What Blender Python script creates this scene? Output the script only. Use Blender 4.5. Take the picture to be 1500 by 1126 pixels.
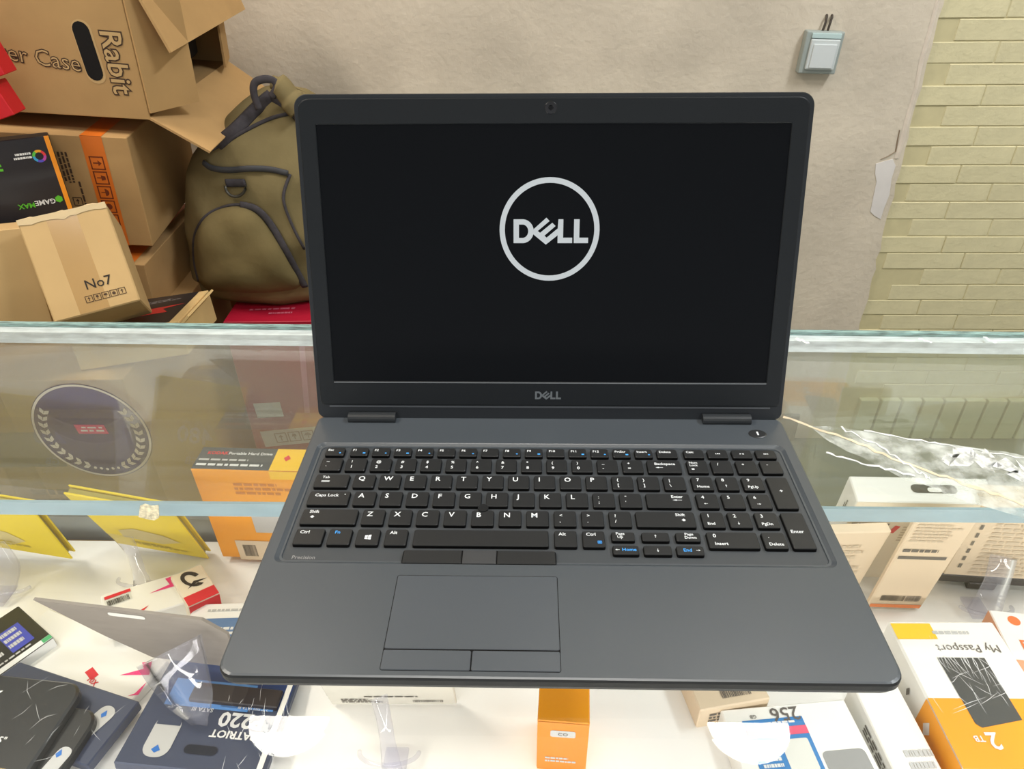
import bpy, bmesh, math, random
from mathutils import Vector, Matrix, Euler
random.seed(7)
for o in list(bpy.data.objects): bpy.data.objects.remove(o)
S = bpy.context.scene
COL = S.collection
PI = math.pi

# ------------------------------------------------------------------ camera
CP = Vector((-0.01698, -0.23384, 0.36918))
PITCH, YAW, ROLL, FPX = 0.593537, -0.02601, -0.010214, 1054.52
fw = Vector((math.sin(YAW)*math.cos(PITCH), math.cos(YAW)*math.cos(PITCH), -math.sin(PITCH)))
r0 = Vector((math.cos(YAW), -math.sin(YAW), 0)); u0 = r0.cross(fw)
rt = r0*math.cos(ROLL) + u0*math.sin(ROLL); up = -r0*math.sin(ROLL) + u0*math.cos(ROLL)
cd = bpy.data.cameras.new('camera'); cam = bpy.data.objects.new('camera', cd); COL.objects.link(cam)
cd.sensor_width = 36; cd.lens = 36*FPX/1500; cd.clip_start = .01
cam.matrix_world = Matrix(((rt.x, up.x, -fw.x, CP.x), (rt.y, up.y, -fw.y, CP.y), (rt.z, up.z, -fw.z, CP.z), (0, 0, 0, 1)))
S.camera = cam
def at(px, py, Y):                      # a point of the depth plane Y
    d = fw + rt*((px-750)/FPX) - up*((py-563)/FPX)
    return CP + d*((Y-CP.y)/d.y)
def atz(px, py, z):                     # a point of the level z
    d = fw + rt*((px-750)/FPX) - up*((py-563)/FPX)
    return CP + d*((z-CP.z)/d.z)

# ------------------------------------------------------------------ world, lights, exposure
wd = bpy.data.worlds.new('world'); S.world = wd; wd.use_nodes = True
wd.node_tree.nodes['Background'].inputs[0].default_value = (.86, .93, 1, 1)
wd.node_tree.nodes['Background'].inputs[1].default_value = .8
def area(name, loc, rot, sx, sy, power, col):
    l = bpy.data.lights.new(name, 'AREA'); l.shape = 'RECTANGLE'; l.size = sx; l.size_y = sy; l.energy = power; l.color = col
    o = bpy.data.objects.new(name, l); COL.objects.link(o); o.location = loc; o.rotation_euler = rot
    return o
area('added_fill_light', (0, -.6, 1.88), (0, 0, 0), 1.2, .3, 16, (1, .95, .88))  # three unseen overhead lights, added to brighten wall and counter
area('added_fill_light', (-1.4, .42, 1.88), (0, 0, 0), .3, .7, 36, (1, .91, .79))
area('added_fill_light', (1.4, .42, 1.88), (0, 0, 0), .3, .7, 40, (.93, .97, 1))
area('case_strip_light', (0, -.24, -.035), (math.radians(38), 0, 0), 1.9, .03, 5.2, (1, .97, .93))
vs = S.view_settings
S.display_settings.display_device = 'sRGB'
vs.view_transform = 'Standard'; vs.look = 'None'; vs.gamma = 1; vs.use_curve_mapping = False
vs.exposure = 0.0
try:
    S.cycles.transparent_max_bounces = 24; S.cycles.max_bounces = 8
except Exception: pass

# ------------------------------------------------------------------ materials
def lin(c): return tuple(((v/255)/12.92 if v/255 <= .04045 else ((v/255+.055)/1.055)**2.4) for v in c)
MATS = {}
def mat(name, rgb, rough=.6, spec=.4, metal=0, nscale=0, namt=.0, bump=0, bscale=None, emit=0, alpha=1, stretch=None):
    if name in MATS: return MATS[name]
    m = bpy.data.materials.new(name); m.use_nodes = True; MATS[name] = m
    nt = m.node_tree; b = nt.nodes['Principled BSDF']; c = lin(rgb)
    b.inputs['Base Color'].default_value = (*c, 1); b.inputs['Roughness'].default_value = rough
    b.inputs['Metallic'].default_value = metal; b.inputs['Specular IOR Level'].default_value = spec
    if emit:
        b.inputs['Emission Color'].default_value = (*c, 1); b.inputs['Emission Strength'].default_value = emit
    if nscale or bump:
        tc = nt.nodes.new('ShaderNodeTexCoord'); src = tc.outputs['Object']
        if stretch:
            mp = nt.nodes.new('ShaderNodeMapping'); mp.inputs['Scale'].default_value = stretch
            nt.links.new(src, mp.inputs['Vector']); src = mp.outputs['Vector']
    if nscale:
        n = nt.nodes.new('ShaderNodeTexNoise'); n.inputs['Scale'].default_value = nscale; n.inputs['Detail'].default_value = 5
        rp = nt.nodes.new('ShaderNodeValToRGB')
        rp.color_ramp.elements[0].position = .3; rp.color_ramp.elements[1].position = .7
        rp.color_ramp.elements[0].color = (*[v*(1-namt) for v in c], 1); rp.color_ramp.elements[1].color = (*[min(1, v*(1+namt)) for v in c], 1)
        nt.links.new(src, n.inputs['Vector']); nt.links.new(n.outputs['Fac'], rp.inputs['Fac']); nt.links.new(rp.outputs['Color'], b.inputs['Base Color'])
    if bump:
        n2 = nt.nodes.new('ShaderNodeTexNoise'); n2.inputs['Scale'].default_value = bscale or 80; n2.inputs['Detail'].default_value = 6
        bp = nt.nodes.new('ShaderNodeBump'); bp.inputs['Strength'].default_value = bump; bp.inputs['Distance'].default_value = .004
        nt.links.new(src, n2.inputs['Vector']); nt.links.new(n2.outputs['Fac'], bp.inputs['Height']); nt.links.new(bp.outputs['Normal'], b.inputs['Normal'])
    return m
def clear(name, tint, ior=1.5, diff=0, drgb=(255, 255, 255), rough=.0, nscale=0):
    """clear sheet: see-through with Fresnel reflection, plus some milky share"""
    m = bpy.data.materials.new(name); m.use_nodes = True; MATS[name] = m; nt = m.node_tree
    for n in list(nt.nodes): nt.nodes.remove(n)
    out = nt.nodes.new('ShaderNodeOutputMaterial'); tr = nt.nodes.new('ShaderNodeBsdfTransparent'); tr.inputs[0].default_value = (*tint, 1)
    gl = nt.nodes.new('ShaderNodeBsdfGlossy'); gl.inputs['Roughness'].default_value = rough
    fr = nt.nodes.new('ShaderNodeFresnel'); fr.inputs[0].default_value = ior
    ge = nt.nodes.new('ShaderNodeNewGeometry'); mi = nt.nodes.new('ShaderNodeMapRange'); mi.inputs[3].default_value = ior; mi.inputs[4].default_value = 1/ior
    nt.links.new(ge.outputs['Backfacing'], mi.inputs[0]); nt.links.new(mi.outputs[0], fr.inputs[0])   # a thin sheet reflects alike from both sides
    last = tr.outputs[0]
    if diff:
        df = nt.nodes.new('ShaderNodeBsdfDiffuse'); df.inputs[0].default_value = (*lin(drgb), 1)
        mx = nt.nodes.new('ShaderNodeMixShader'); mx.inputs[0].default_value = diff
        if nscale:
            tc = nt.nodes.new('ShaderNodeTexCoord'); n = nt.nodes.new('ShaderNodeTexNoise'); n.inputs['Scale'].default_value = nscale; n.inputs['Detail'].default_value = 8
            mr = nt.nodes.new('ShaderNodeMapRange'); mr.inputs[1].default_value = .35; mr.inputs[2].default_value = .65; mr.inputs[3].default_value = diff*.2; mr.inputs[4].default_value = min(1, diff*1.8)
            nt.links.new(tc.outputs['Object'], n.inputs['Vector']); nt.links.new(n.outputs['Fac'], mr.inputs[0]); nt.links.new(mr.outputs[0], mx.inputs[0])
        nt.links.new(last, mx.inputs[1]); nt.links.new(df.outputs[0], mx.inputs[2]); last = mx.outputs[0]
    mf = nt.nodes.new('ShaderNodeMixShader'); nt.links.new(fr.outputs[0], mf.inputs[0]); nt.links.new(last, mf.inputs[1]); nt.links.new(gl.outputs[0], mf.inputs[2])
    nt.links.new(mf.outputs[0], out.inputs[0])
    return m

# ------------------------------------------------------------------ mesh helpers
def link(o, parent=None):
    COL.objects.link(o)
    if parent: o.parent = parent
    return o
def me(name, vs_, fs, m, parent=None, smooth=False, loc=None, rot=None):
    d = bpy.data.meshes.new(name); d.from_pydata([tuple(v) for v in vs_], [], fs)
    if isinstance(m, (list, tuple)):
        for k in m: d.materials.append(k)
    else: d.materials.append(m)
    if smooth: d.polygons.foreach_set('use_smooth', [True]*len(d.polygons))
    d.update(); o = bpy.data.objects.new(name, d); link(o, parent)
    if loc is not None: o.location = loc
    if rot is not None: o.rotation_euler = rot
    return o
def frombm(name, bm, m, parent=None, smooth=False, loc=None, rot=None):
    d = bpy.data.meshes.new(name); bmesh.ops.recalc_face_normals(bm, faces=bm.faces); bm.to_mesh(d); bm.free(); d.materials.append(m)
    if smooth: d.polygons.foreach_set('use_smooth', [True]*len(d.polygons))
    o = bpy.data.objects.new(name, d); link(o, parent)
    if loc is not None: o.location = loc
    if rot is not None: o.rotation_euler = rot
    return o
def boxbm(c, d, bev=0, seg=1, bm=None):
    b2 = bmesh.new(); bmesh.ops.create_cube(b2, size=1)
    for v in b2.verts: v.co = Vector((v.co.x*d[0]+c[0], v.co.y*d[1]+c[1], v.co.z*d[2]+c[2]))
    if bev: bmesh.ops.bevel(b2, geom=b2.edges[:], offset=bev, segments=seg, affect='EDGES', profile=.5)
    if bm is None: return b2
    t = bpy.data.meshes.new('t'); b2.to_mesh(t); b2.free(); bm.from_mesh(t); bpy.data.meshes.remove(t)
    return bm
def bx(name, c, d, m, parent=None, bev=0, seg=1, loc=None, rot=None, smooth=False):
    return frombm(name, boxbm(c, d, bev, seg), m, parent, smooth, loc, rot)
def rr(w, h, r, n=4, cx=0, cy=0):
    """rounded rectangle, counter-clockwise; r = radius or four radii (BR, TR, TL, BL)"""
    rs = r if isinstance(r, (list, tuple)) else (r,)*4
    P = []
    for k, (sx, sy, a0) in enumerate(((1, -1, -PI/2), (1, 1, 0), (-1, 1, PI/2), (-1, -1, PI))):
        q = max(rs[k], 1e-5)
        for i in range(n+1):
            a = a0 + i/n*PI/2
            P.append((cx+sx*(w/2-q)+q*math.cos(a), cy+sy*(h/2-q)+q*math.sin(a)))
    return P
def loft(loops, cap0=True, cap1=True, closed=True):
    n = len(loops[0]); V = [v for l in loops for v in l]; F = []
    for k in range(len(loops)-1):
        for i in range(n if closed else n-1):
            j = (i+1) % n; F.append((k*n+i, k*n+j, (k+1)*n+j, (k+1)*n+i))
    if cap0: F.append(tuple(range(n-1, -1, -1)))
    if cap1: F.append(tuple((len(loops)-1)*n+i for i in range(n)))
    return V, F
def tube(name, pts, r, m, parent=None, n=8, flat=1.0, nrm=None):
    pts = [Vector(p) for p in pts]; L = []
    for i, p in enumerate(pts):
        t = (pts[min(i+1, len(pts)-1)]-pts[max(i-1, 0)]).normalized()
        a = Vector(nrm) if nrm else (Vector((0, 0, 1)) if abs(t.z) < .9 else Vector((1, 0, 0)))
        s = t.cross(a).normalized(); b = s.cross(t).normalized()
        rad = r[i] if isinstance(r, (list, tuple)) else r
        L.append([tuple(p + s*math.cos(k/n*2*PI)*rad + b*math.sin(k/n*2*PI)*rad*flat) for k in range(n)])
    V, F = loft(L); return me(name, V, F, m, parent, True)
def smoothpath(pts, n=6):
    P = [Vector(p) for p in pts]; out = []
    for i in range(len(P)-1):
        a, b, c, d = P[max(i-1, 0)], P[i], P[i+1], P[min(i+2, len(P)-1)]
        for k in range(n):
            t = k/n; out.append(.5*((2*b)+(c-a)*t+(2*a-5*b+4*c-d)*t*t+(3*b-a-3*c+d)*t**3))
    out.append(P[-1]); return out
_tc = {}
def textmesh(s, size, bold=0.0, ax='LEFT', ay='BOTTOM_BASELINE'):
    k = (s, round(size, 6), bold, ax)
    if k not in _tc:
        cu = bpy.data.curves.new('t', 'FONT'); cu.body = s; cu.size = size; cu.resolution_u = 2; cu.offset = bold*size
        cu.align_x = ax
        o = bpy.data.objects.new('t', cu); COL.objects.link(o); bpy.context.view_layer.update()
        d = bpy.data.meshes.new_from_object(o.evaluated_get(bpy.context.evaluated_depsgraph_get()))
        V = [v.co.copy() for v in d.vertices]; F = [tuple(p.vertices) for p in d.polygons]
        bpy.data.objects.remove(o); bpy.data.curves.remove(cu); bpy.data.meshes.remove(d)
        _tc[k] = (V, F)
    return _tc[k]
def thing(name, label, cat, loc=(0, 0, 0), rot=(0, 0, 0), group=None):
    o = bpy.data.objects.new(name, None); COL.objects.link(o); o.location = loc; o.rotation_euler = rot; o.empty_display_size = .02
    o['label'] = label; o['category'] = cat
    if group: o['group'] = group
    return o
def tag(o, label, cat, group=None):
    o['label'] = label; o['category'] = cat
    if group: o['group'] = group
    return o
def struct(o): o['kind'] = 'structure'; return o

# ------------------------------------------------------------------ room shell
FZ, CZ, WY = -1.1, 1.9, 1.65
plaster = mat('plaster', (212, 200, 182), .9, .2, nscale=5, namt=.10, bump=.5, bscale=60)
creamwall = mat('painted_wall', (214, 208, 196), .9, .2, nscale=3, namt=.04)
brickpaint = mat('painted_brick', (219, 209, 170), .75, .3, nscale=18, namt=.06, bump=.35, bscale=90)
mortar = mat('painted_mortar', (208, 197, 156), .9, .2, nscale=30, namt=.05)
struct(bx('floor', (0, 0, FZ-.05), (7, 7, .1), mat('floor_tile', (108, 112, 104), .35, .5, nscale=6, namt=.15)))
struct(bx('ceiling', (0, 0, CZ+.05), (7, 7, .1), mat('ceiling_paint', (225, 222, 214), .9)))
struct(bx('wall_left', (-3.05, 0, .4), (.1, 7, 3), creamwall))
struct(bx('wall_right', (3.05, 0, .4), (.1, 7, 3), creamwall))
# plastered section with its ragged edge, proud of the painted brick
edge = []
zz = FZ
while zz < CZ:
    edge.append((.9285+(.168-zz)*.0375+random.uniform(-.004, .004), zz)); zz += .03
edge.append((.87, CZ))
yf = WY-.012
V = []; F = []
for x, z in edge: V += [(-3, yf, z), (x, yf, z), (x+.006, WY+.05, z), (-3, WY+.05, z)]
for i in range(len(edge)-1):
    a, b = i*4, i*4+4
    for k in range(4): F.append((a+k, a+(k+1) % 4, b+(k+1) % 4, b+k))
F += [(3, 2, 1, 0), tuple(len(V)-4+k for k in range(4))]
wb = struct(me('wall_back', V, F, plaster))
# bare white patch and edge bead where the plaster broke away
pp = [(1283, 240), (1296, 236), (1308, 233), (1312, 243), (1306, 262), (1303, 285), (1295, 305), (1290, 321), (1281, 316), (1275, 310), (1279, 290), (1284, 266), (1282, 254)]
P = [at(a, b, yf-.0015) for a, b in pp]; n = len(P)
V = P+[p+Vector((0, .0015, 0)) for p in P]
me('plaster_patch', V, [tuple(range(n-1, -1, -1))]+[(i, (i+1) % n, n+(i+1) % n, n+i) for i in range(n)], mat('bare_plaster', (226, 220, 216), .95, nscale=20, namt=.05), wb)
def crackline(name, pts, w, Y, m, par):
    V = []; F = []
    for i, (a, b) in enumerate(pts):
        p = at(a, b, Y); V += [p+Vector((-w*random.uniform(.5, 1), 0, 0)), p+Vector((0, -.002, 0)), p+Vector((w*random.uniform(.5, 1), 0, 0))]
    for i in range(len(pts)-1):
        for k in range(2): F.append((i*3+k, i*3+k+1, i*3+k+4, i*3+k+3))
    return me(name, V, F, m, par)
crackline('edge_bead', [(1374, 0), (1362, 45), (1350, 90), (1341, 130), (1330, 170), (1322, 205), (1313, 232)], .008, yf-.0005, mat('bead', (222, 208, 192), .9, nscale=40, namt=.06), wb)
crackline('crack', [(1318, 190), (1315, 205), (1312, 222), (1300, 229), (1290, 233)], .0022, yf-.0007, mat('crack_dark', (150, 132, 112), 1), wb)
# painted brick section: every brick is a piece
wk = struct(bx('wall_brick', (1.98, WY+.03, .4), (2.2, .06, 3), mortar))
BL, BH, PZ = .216, .0475, .0487
bm = boxbm((0, 0, 0), (BL-.0025, .012, PZ-.0022), .0016)
bd = bpy.data.meshes.new('brick'); bm.to_mesh(bd); bm.free(); bd.materials.append(brickpaint)
row = 0; z = .30
while z > FZ+.17:
    off = (row % 2)*BL/2 + random.uniform(-.03, .03); k = 0
    while True:
        x = .90+off+k*BL; k += 1
        if x > 1.95: break
        if x-BL/2 < .93+(.168-z)*.0375-.07: continue
        o = bpy.data.objects.new('brick', bd); link(o, wk)
        o.location = (x, WY+.0038+random.uniform(-.0008, .0008), z); o.rotation_euler = (random.uniform(-.008, .008), random.uniform(-.004, .004), random.uniform(-.003, .003))
    row += 1; z -= PZ
bm = boxbm((0, 0, 0), (.058, .02, .15), .002); sd = bpy.data.meshes.new('plinth_brick'); bm.to_mesh(sd); bm.free()
sd.materials.append(mat('plinth_tile', (196, 196, 160), .5, nscale=10, namt=.06))
for k in range(14):
    o = bpy.data.objects.new('plinth_brick', sd); link(o, wk); o.location = (1.06+k*.066, WY-.008, FZ+.08)
struct(bx('baseboard_back', (-.9, yf-.008, FZ+.05), (3.5, .016, .1), mat('baseboard', (120, 118, 108), .5), bev=.002))

# wall switch box
t = thing('wall_switch', 'pale grey square switch plate on the plaster wall with two dark wires on top', 'switch', (.667, yf, .018), (0, math.radians(2), 0))
grey = mat('switch_frame', (160, 168, 164), .4, .5, nscale=30, namt=.05); pale = mat('switch_face', (206, 212, 212), .35, .5)
bx('back_box', (0, -.012, .045), (.088, .024, .092), grey, t, .003, 2)
bx('face_plate', (.002, -.027, .042), (.068, .008, .066), pale, t, .003, 2)
bx('rocker', (.002, -.032, .039), (.054, .004, .052), mat('rocker', (214, 219, 220), .3, .5), t, .0015, 2)
bx('top_band', (.002, -.026, .082), (.068, .006, .011), mat('switch_band', (190, 212, 212), .25, .5), t, .001)
for s in (-.006, .006): tube('wire', smoothpath([(s, -.012, .088), (s*.9+.002, -.012, .105), (s+.004, -.008, .118), (s+.006, -.0, .122)]), .0028, mat('wire', (70, 62, 54), .6), t)

# ------------------------------------------------------------------ ceiling lamps
lampE = mat('lamp_glow', (255, 250, 240), .5, emit=26)
white_metal = mat('white_metal', (235, 235, 232), .4)
def half_lamp(x, lab):
    t = thing('ceiling_lamp', lab, 'lamp', (x, 1.112, CZ-.03), group='half round ceiling lamps')
    arc = [(math.cos(PI+i/24*PI)*.132, math.sin(PI+i/24*PI)*.122) for i in range(25)]
    V, F = loft([[(a*1.05, b*1.05+.004, .03) for a, b in arc], [(a*1.05, b*1.05+.004, .004) for a, b in arc]])
    me('housing', V, F, white_metal, t)
    V, F = loft([[(a, b, .004) for a, b in arc], [(a*.98, b*.98, -.004) for a, b in arc]])
    me('diffuser', V, F, lampE, t)
half_lamp(-.80, 'half round glowing ceiling lamp, the left of two mirrored in the glass')
half_lamp(.708, 'half round glowing ceiling lamp, the right of two mirrored in the glass')
t = thing('tube_lamp', 'straight white tube lamp on the ceiling mirrored in front of the laptop', 'lamp', (.216, 1.188, CZ-.05))
bx('housing', (0, 0, .035), (.46, .06, .03), white_metal, t, .004)
tube('tube', [(-.215, 0, .008), (.215, 0, .008)], .022, mat('tube_glow', (255, 252, 246), .5, emit=11), t, 12)

# ------------------------------------------------------------------ display counter
dc = thing('display_counter', 'glass display counter with a white lit floor under the laptop', 'counter', (0, 0, FZ))
def dcl(o): o.location = o.location + Vector((0, 0, -FZ)); return o
glass = clear('counter_glass', (.982, .99, .988), 1.5)
paneglass = clear('pane_glass', (.86, .90, .88), 1.9, .07, (205, 208, 196))
teal = mat('glass_edge', (142, 169, 180), .25, .6, nscale=14, namt=.12, stretch=(1, 3, 3))
tealdark = mat('glass_rim', (128, 160, 158), .2, .6, nscale=60, namt=.6, stretch=(1, 8, 8))
FY = lambda x: .4195-.0163*x
X0, X1 = -1.05, 1.05
def prism(name, pts, z0, z1, m, par):      # plan outline between two levels
    V = [(x, y, z0) for x, y in pts]+[(x, y, z1) for x, y in pts]; n = len(pts)
    return me(name, V, [tuple(range(n-1, -1, -1)), tuple(range(n, 2*n))]+[(i, (i+1) % n, n+(i+1) % n, n+i) for i in range(n)], m, par)
tg = dcl(prism('top_glass', [(X0, -.36), (X1, -.36), (X1, FY(X1)), (X0, FY(X0))], -.010, 0, glass, dc))
prism('polished_edge', [(X0, FY(X0)-.005), (X1, FY(X1)-.005), (X1, FY(X1)+.0006), (X0, FY(X0)+.0006)], -.0042, .0002, tealdark, tg)
dcl(prism('edge_joint', [(X0, FY(X0)-.016), (X1, FY(X1)-.016), (X1, FY(X1)-.005), (X0, FY(X0)-.005)], -.0165, -.0035, mat('silicone', (206, 216, 218), .3, .5, nscale=45, namt=.2, stretch=(1, 4, 4)), dc))
fg = dcl(prism('front_glass', [(X0, FY(X0)-.013), (X1, FY(X1)-.013), (X1, FY(X1)-.007), (X0, FY(X0)-.007)], -.27, -.0165, paneglass, dc))
dcl(prism('bottom_rail', [(X0, FY(X0)-.018), (X1, FY(X1)-.018), (X1, FY(X1)), (X0, FY(X0))], -.31, -.2695, mat('aluminium', (150, 158, 164), .35, .5, .6), dc))
sg = dcl(prism('shelf_glass', [(X0, .262), (X1, .262), (X1, FY(X1)-.019), (X0, FY(X0)-.019)], -.113, -.101, glass, dc))
prism('polished_edge', [(X0, .2585), (X1, .2585), (X1, .262), (X0, .262)], -.116, -.100, teal, sg)
ch = [(205, 741), (212, 738), (222, 741), (232, 740), (233, 758), (226, 762), (214, 760), (203, 757)]
P = [at(a, b, .2578) for a, b in ch]; n = len(P); V = P+[p+Vector((0, .001, 0)) for p in P]
me('chip', V, [tuple(range(n-1, -1, -1))]+[(i, (i+1) % n, n+(i+1) % n, n+i) for i in range(n)], mat('glass_chip', (215, 205, 175), .6, nscale=300, namt=.4), sg)
dcl(bx('floor_board', (0, .02, -.305), (2.1, .76, .01), mat('white_board', (246, 244, 240), .45, .4, nscale=4, namt=.02), dc))
dcl(bx('cabinet', (0, .02, (FZ-.31)/2), (2.1, .76, -.31-FZ), mat('cabinet_grey', (176, 178, 176), .5), dc, .004))
for s in (-1, 1): dcl(bx('side_glass', (s*1.046, .02, -.155), (.006, .74, .288), glass, dc))
dcl(bx('near_rail', (0, -.365, -.16), (2.1, .012, .31), mat('aluminium', (1, 1, 1)), dc))
dcl(bx('light_bar', (0, -.265, -.022), (1.95, .03, .022), white_metal, dc))
# crack in the top glass with its clear tape
crackm = mat('crack_cream', (232, 214, 184), .5, nscale=90, namt=.2)
crackw = mat('crack_white', (236, 240, 240), .3, nscale=120, namt=.3)
def ribbon(name, pts, w, m, par, z=.0004, jit=.3):
    V = []; F = []; Q = [atz(a, b, 0) for a, b in pts]
    for i, p in enumerate(Q):
        t_ = (Q[min(i+1, len(Q)-1)]-Q[max(i-1, 0)]).normalized(); nn = Vector((-t_.y, t_.x, 0)); ww = (w[i] if isinstance(w, list) else w)/2
        V += [p+nn*ww*random.uniform(1-jit, 1+jit)+Vector((0, 0, z)), p-nn*ww*random.uniform(1-jit, 1+jit)+Vector((0, 0, z))]
    for i in range(len(Q)-1): F.append((2*i, 2*i+1, 2*i+3, 2*i+2))
    return me(name, V, F, m, par)
def fine(pts, n=7, j=2.5):
    out = []
    for i in range(len(pts)-1):
        for k in range(n):
            t_ = k/n; out.append((pts[i][0]*(1-t_)+pts[i+1][0]*t_, pts[i][1]*(1-t_)+pts[i+1][1]*t_+random.uniform(-j, j)))
    return out+[pts[-1]]
tp = [(1185, 622), (1235, 628), (1330, 642), (1420, 655), (1506, 668), (1506, 762), (1420, 735), (1330, 703), (1250, 665), (1205, 640)]
P = [atz(a, b, 0) for a, b in fine(tp, 5, 1.6)]; n = len(P)
me('clear_tape', [p+Vector((0, 0, .0002)) for p in P], [tuple(range(n))], clear('tape_film', (.93, .95, .94), 1.4, .42, (225, 230, 226), .1, 55), tg)
ribbon('crack', fine([(1147, 612), (1235, 640), (1330, 681), (1420, 712), (1506, 741)], 8, 2), .0028, crackm, tg, .0006, .5)
ribbon('crack', fine([(1232, 627), (1290, 655), (1345, 692), (1365, 704)], 8, 2.5), .0016, crackw, tg, .0007, .7)
ribbon('crack', fine([(1265, 631), (1350, 646), (1430, 660), (1506, 672)], 8, 1.5), .0016, crackw, tg, .0007, .7)
ribbon('crack', fine([(1210, 664), (1270, 681), (1340, 697)], 8, 1.5), .002, crackw, tg, .0007, .7)
ribbon('tape_crease', fine([(1385, 668), (1440, 676), (1506, 692)], 8, 5), .020, clear('crease_white', (.9, .9, .9), 1.4, .8, (246, 248, 248), .2, 160), tg, .0008, .9)
# scratches on the top glass
V = []; F = []
def scratch(px, py, ln, ang, w):
    p = atz(px, py, 0); d_ = Vector((math.cos(ang), math.sin(ang), 0)); nn = Vector((-d_.y, d_.x, 0)); i = len(V)
    q_ = p+d_*ln*.5+nn*random.uniform(-.1, .1)*ln; e_ = p+d_*ln
    for a, ww in ((p, .2), (q_, 1), (e_, .2)): V.extend([a+nn*w*ww+Vector((0, 0, .0003)), a-nn*w*ww+Vector((0, 0, .0003))])
    F.extend([(i, i+1, i+3, i+2), (i+2, i+3, i+5, i+4)])
for k in range(16): scratch(random.uniform(10, 170), random.uniform(985, 1120), random.uniform(.004, .02), random.choice((1.1, 1.25, .3, 2.2))+random.uniform(-.3, .3), .00008)
for k in range(30): scratch(random.uniform(330, 430), random.uniform(1020, 1124), random.uniform(.003, .018), random.choice((-.9, -1.2, 1.5))+random.uniform(-.4, .4), .00012)
for k in range(22): scratch(random.uniform(1380, 1480), random.uniform(965, 1060), random.uniform(.008, .024), random.choice((1.9, 1.5, .5, 2.4))+random.uniform(-.2, .2), .00013)
for k in range(12): scratch(1385+k*6, 978+k*2, .022, 1.55, .00016)
sc = me('scratches', V, F, mat('scratch', (225, 228, 228), .6), tg); sc['kind'] = 'stuff'
# thin bright flecks along the top edge on the right
for a in (1165, 1345, 1440): ribbon('edge_chip', fine([(a, 495), (a+10, 499), (a+20, 502)], 3, 2), .003, crackw, tg, .0005, .8)
# round sticker on the inside of the front pane, lettering mirrored
SC = Vector((-.519, FY(-.519)-.0137, -.137)); SR = .0675
st_blue = clear('sticker_blue', (.34, .37, .70), 1.45, .42, (30, 36, 104)); st_line = mat('sticker_line', (176, 172, 158), .6); st_red = mat('sticker_red', (200, 48, 92), .6)
def disc(name, r, m, par, y, n=48, r2=None):
    if r2 is None:
        return me(name, [(math.cos(i/n*2*PI)*r, y, math.sin(i/n*2*PI)*r) for i in range(n)], [tuple(range(n))], m, par)
    V = [(math.cos(i/n*2*PI)*a, y, math.sin(i/n*2*PI)*a) for a in (r, r2) for i in range(n)]
    return me(name, V, [(i, (i+1) % n, n+(i+1) % n, n+i) for i in range(n)], m, par)
sk = disc('round_sticker', SR, st_blue, fg, 0); sk.location = SC
tp_ = Vector((0, 0, 0))
V = []; F = []
def addpoly(pts, y=-.0005):
    i = len(V); V.extend([(a, y, b) for a, b in pts]); F.append(tuple(range(i, i+len(pts))))
n = 64
for i in range(n):
    a0, a1 = i/n*2*PI, (i+1)/n*2*PI
    addpoly([(math.cos(a0)*SR*.985, math.sin(a0)*SR*.985), (math.cos(a1)*SR*.985, math.sin(a1)*SR*.985), (math.cos(a1)*SR*.945, math.sin(a1)*SR*.945), (math.cos(a0)*SR*.945, math.sin(a0)*SR*.945)])
for s in (-1, 1):
    for k in range(10):
        a = -PI/2+s*(.35+k*.19); cx, cz = math.cos(a)*SR*.80, math.sin(a)*SR*.80
        for side in (-1, 1):
            th = a+s*PI/2+side*.55; l = .010; dx, dz = math.cos(th), math.sin(th); nx, nz = -dz, dx
            addpoly([(cx, cz), (cx+dx*l*.5+nx*.0026, cz+dz*l*.5+nz*.0026), (cx+dx*l, cz+dz*l), (cx+dx*l*.5-nx*.0026, cz+dz*l*.5-nz*.0026)])
for k in range(-2, 3): addpoly([(k*.007+.002*math.cos(j/8*2*PI), -SR*.82+.002*math.sin(j/8*2*PI)+abs(k)*.001) for j in range(8)])
lf = me('laurel_print', V[n*4:], [tuple(i-n*4 for i in f) for f in F[n:]], st_line, sk); lf['kind'] = 'stuff'
me('sticker_ring', V[:n*4], F[:n], st_line, sk)
V = []; F = []
for a, b, w_ in ((-.012, .0015, .008), (-.002, .0015, .005), (.006, .0015, .009), (-.010, .006, .005), (-.003, .006, .010), (.010, .006, .004)): addpoly([(a, b), (a+w_, b), (a+w_, b+.0022), (a, b+.0022)], -.0008)
mk = me('label_marks', V, F, mat('mark_white', (214, 210, 214), .6), sk); mk['kind'] = 'stuff'
me('sticker_label', [(-.016, -.0005, -.002), (.019, -.0005, -.002), (.017, -.0005, .011), (-.018, -.0005, .011)], [(0, 1, 2, 3)], st_red, sk)

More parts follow.
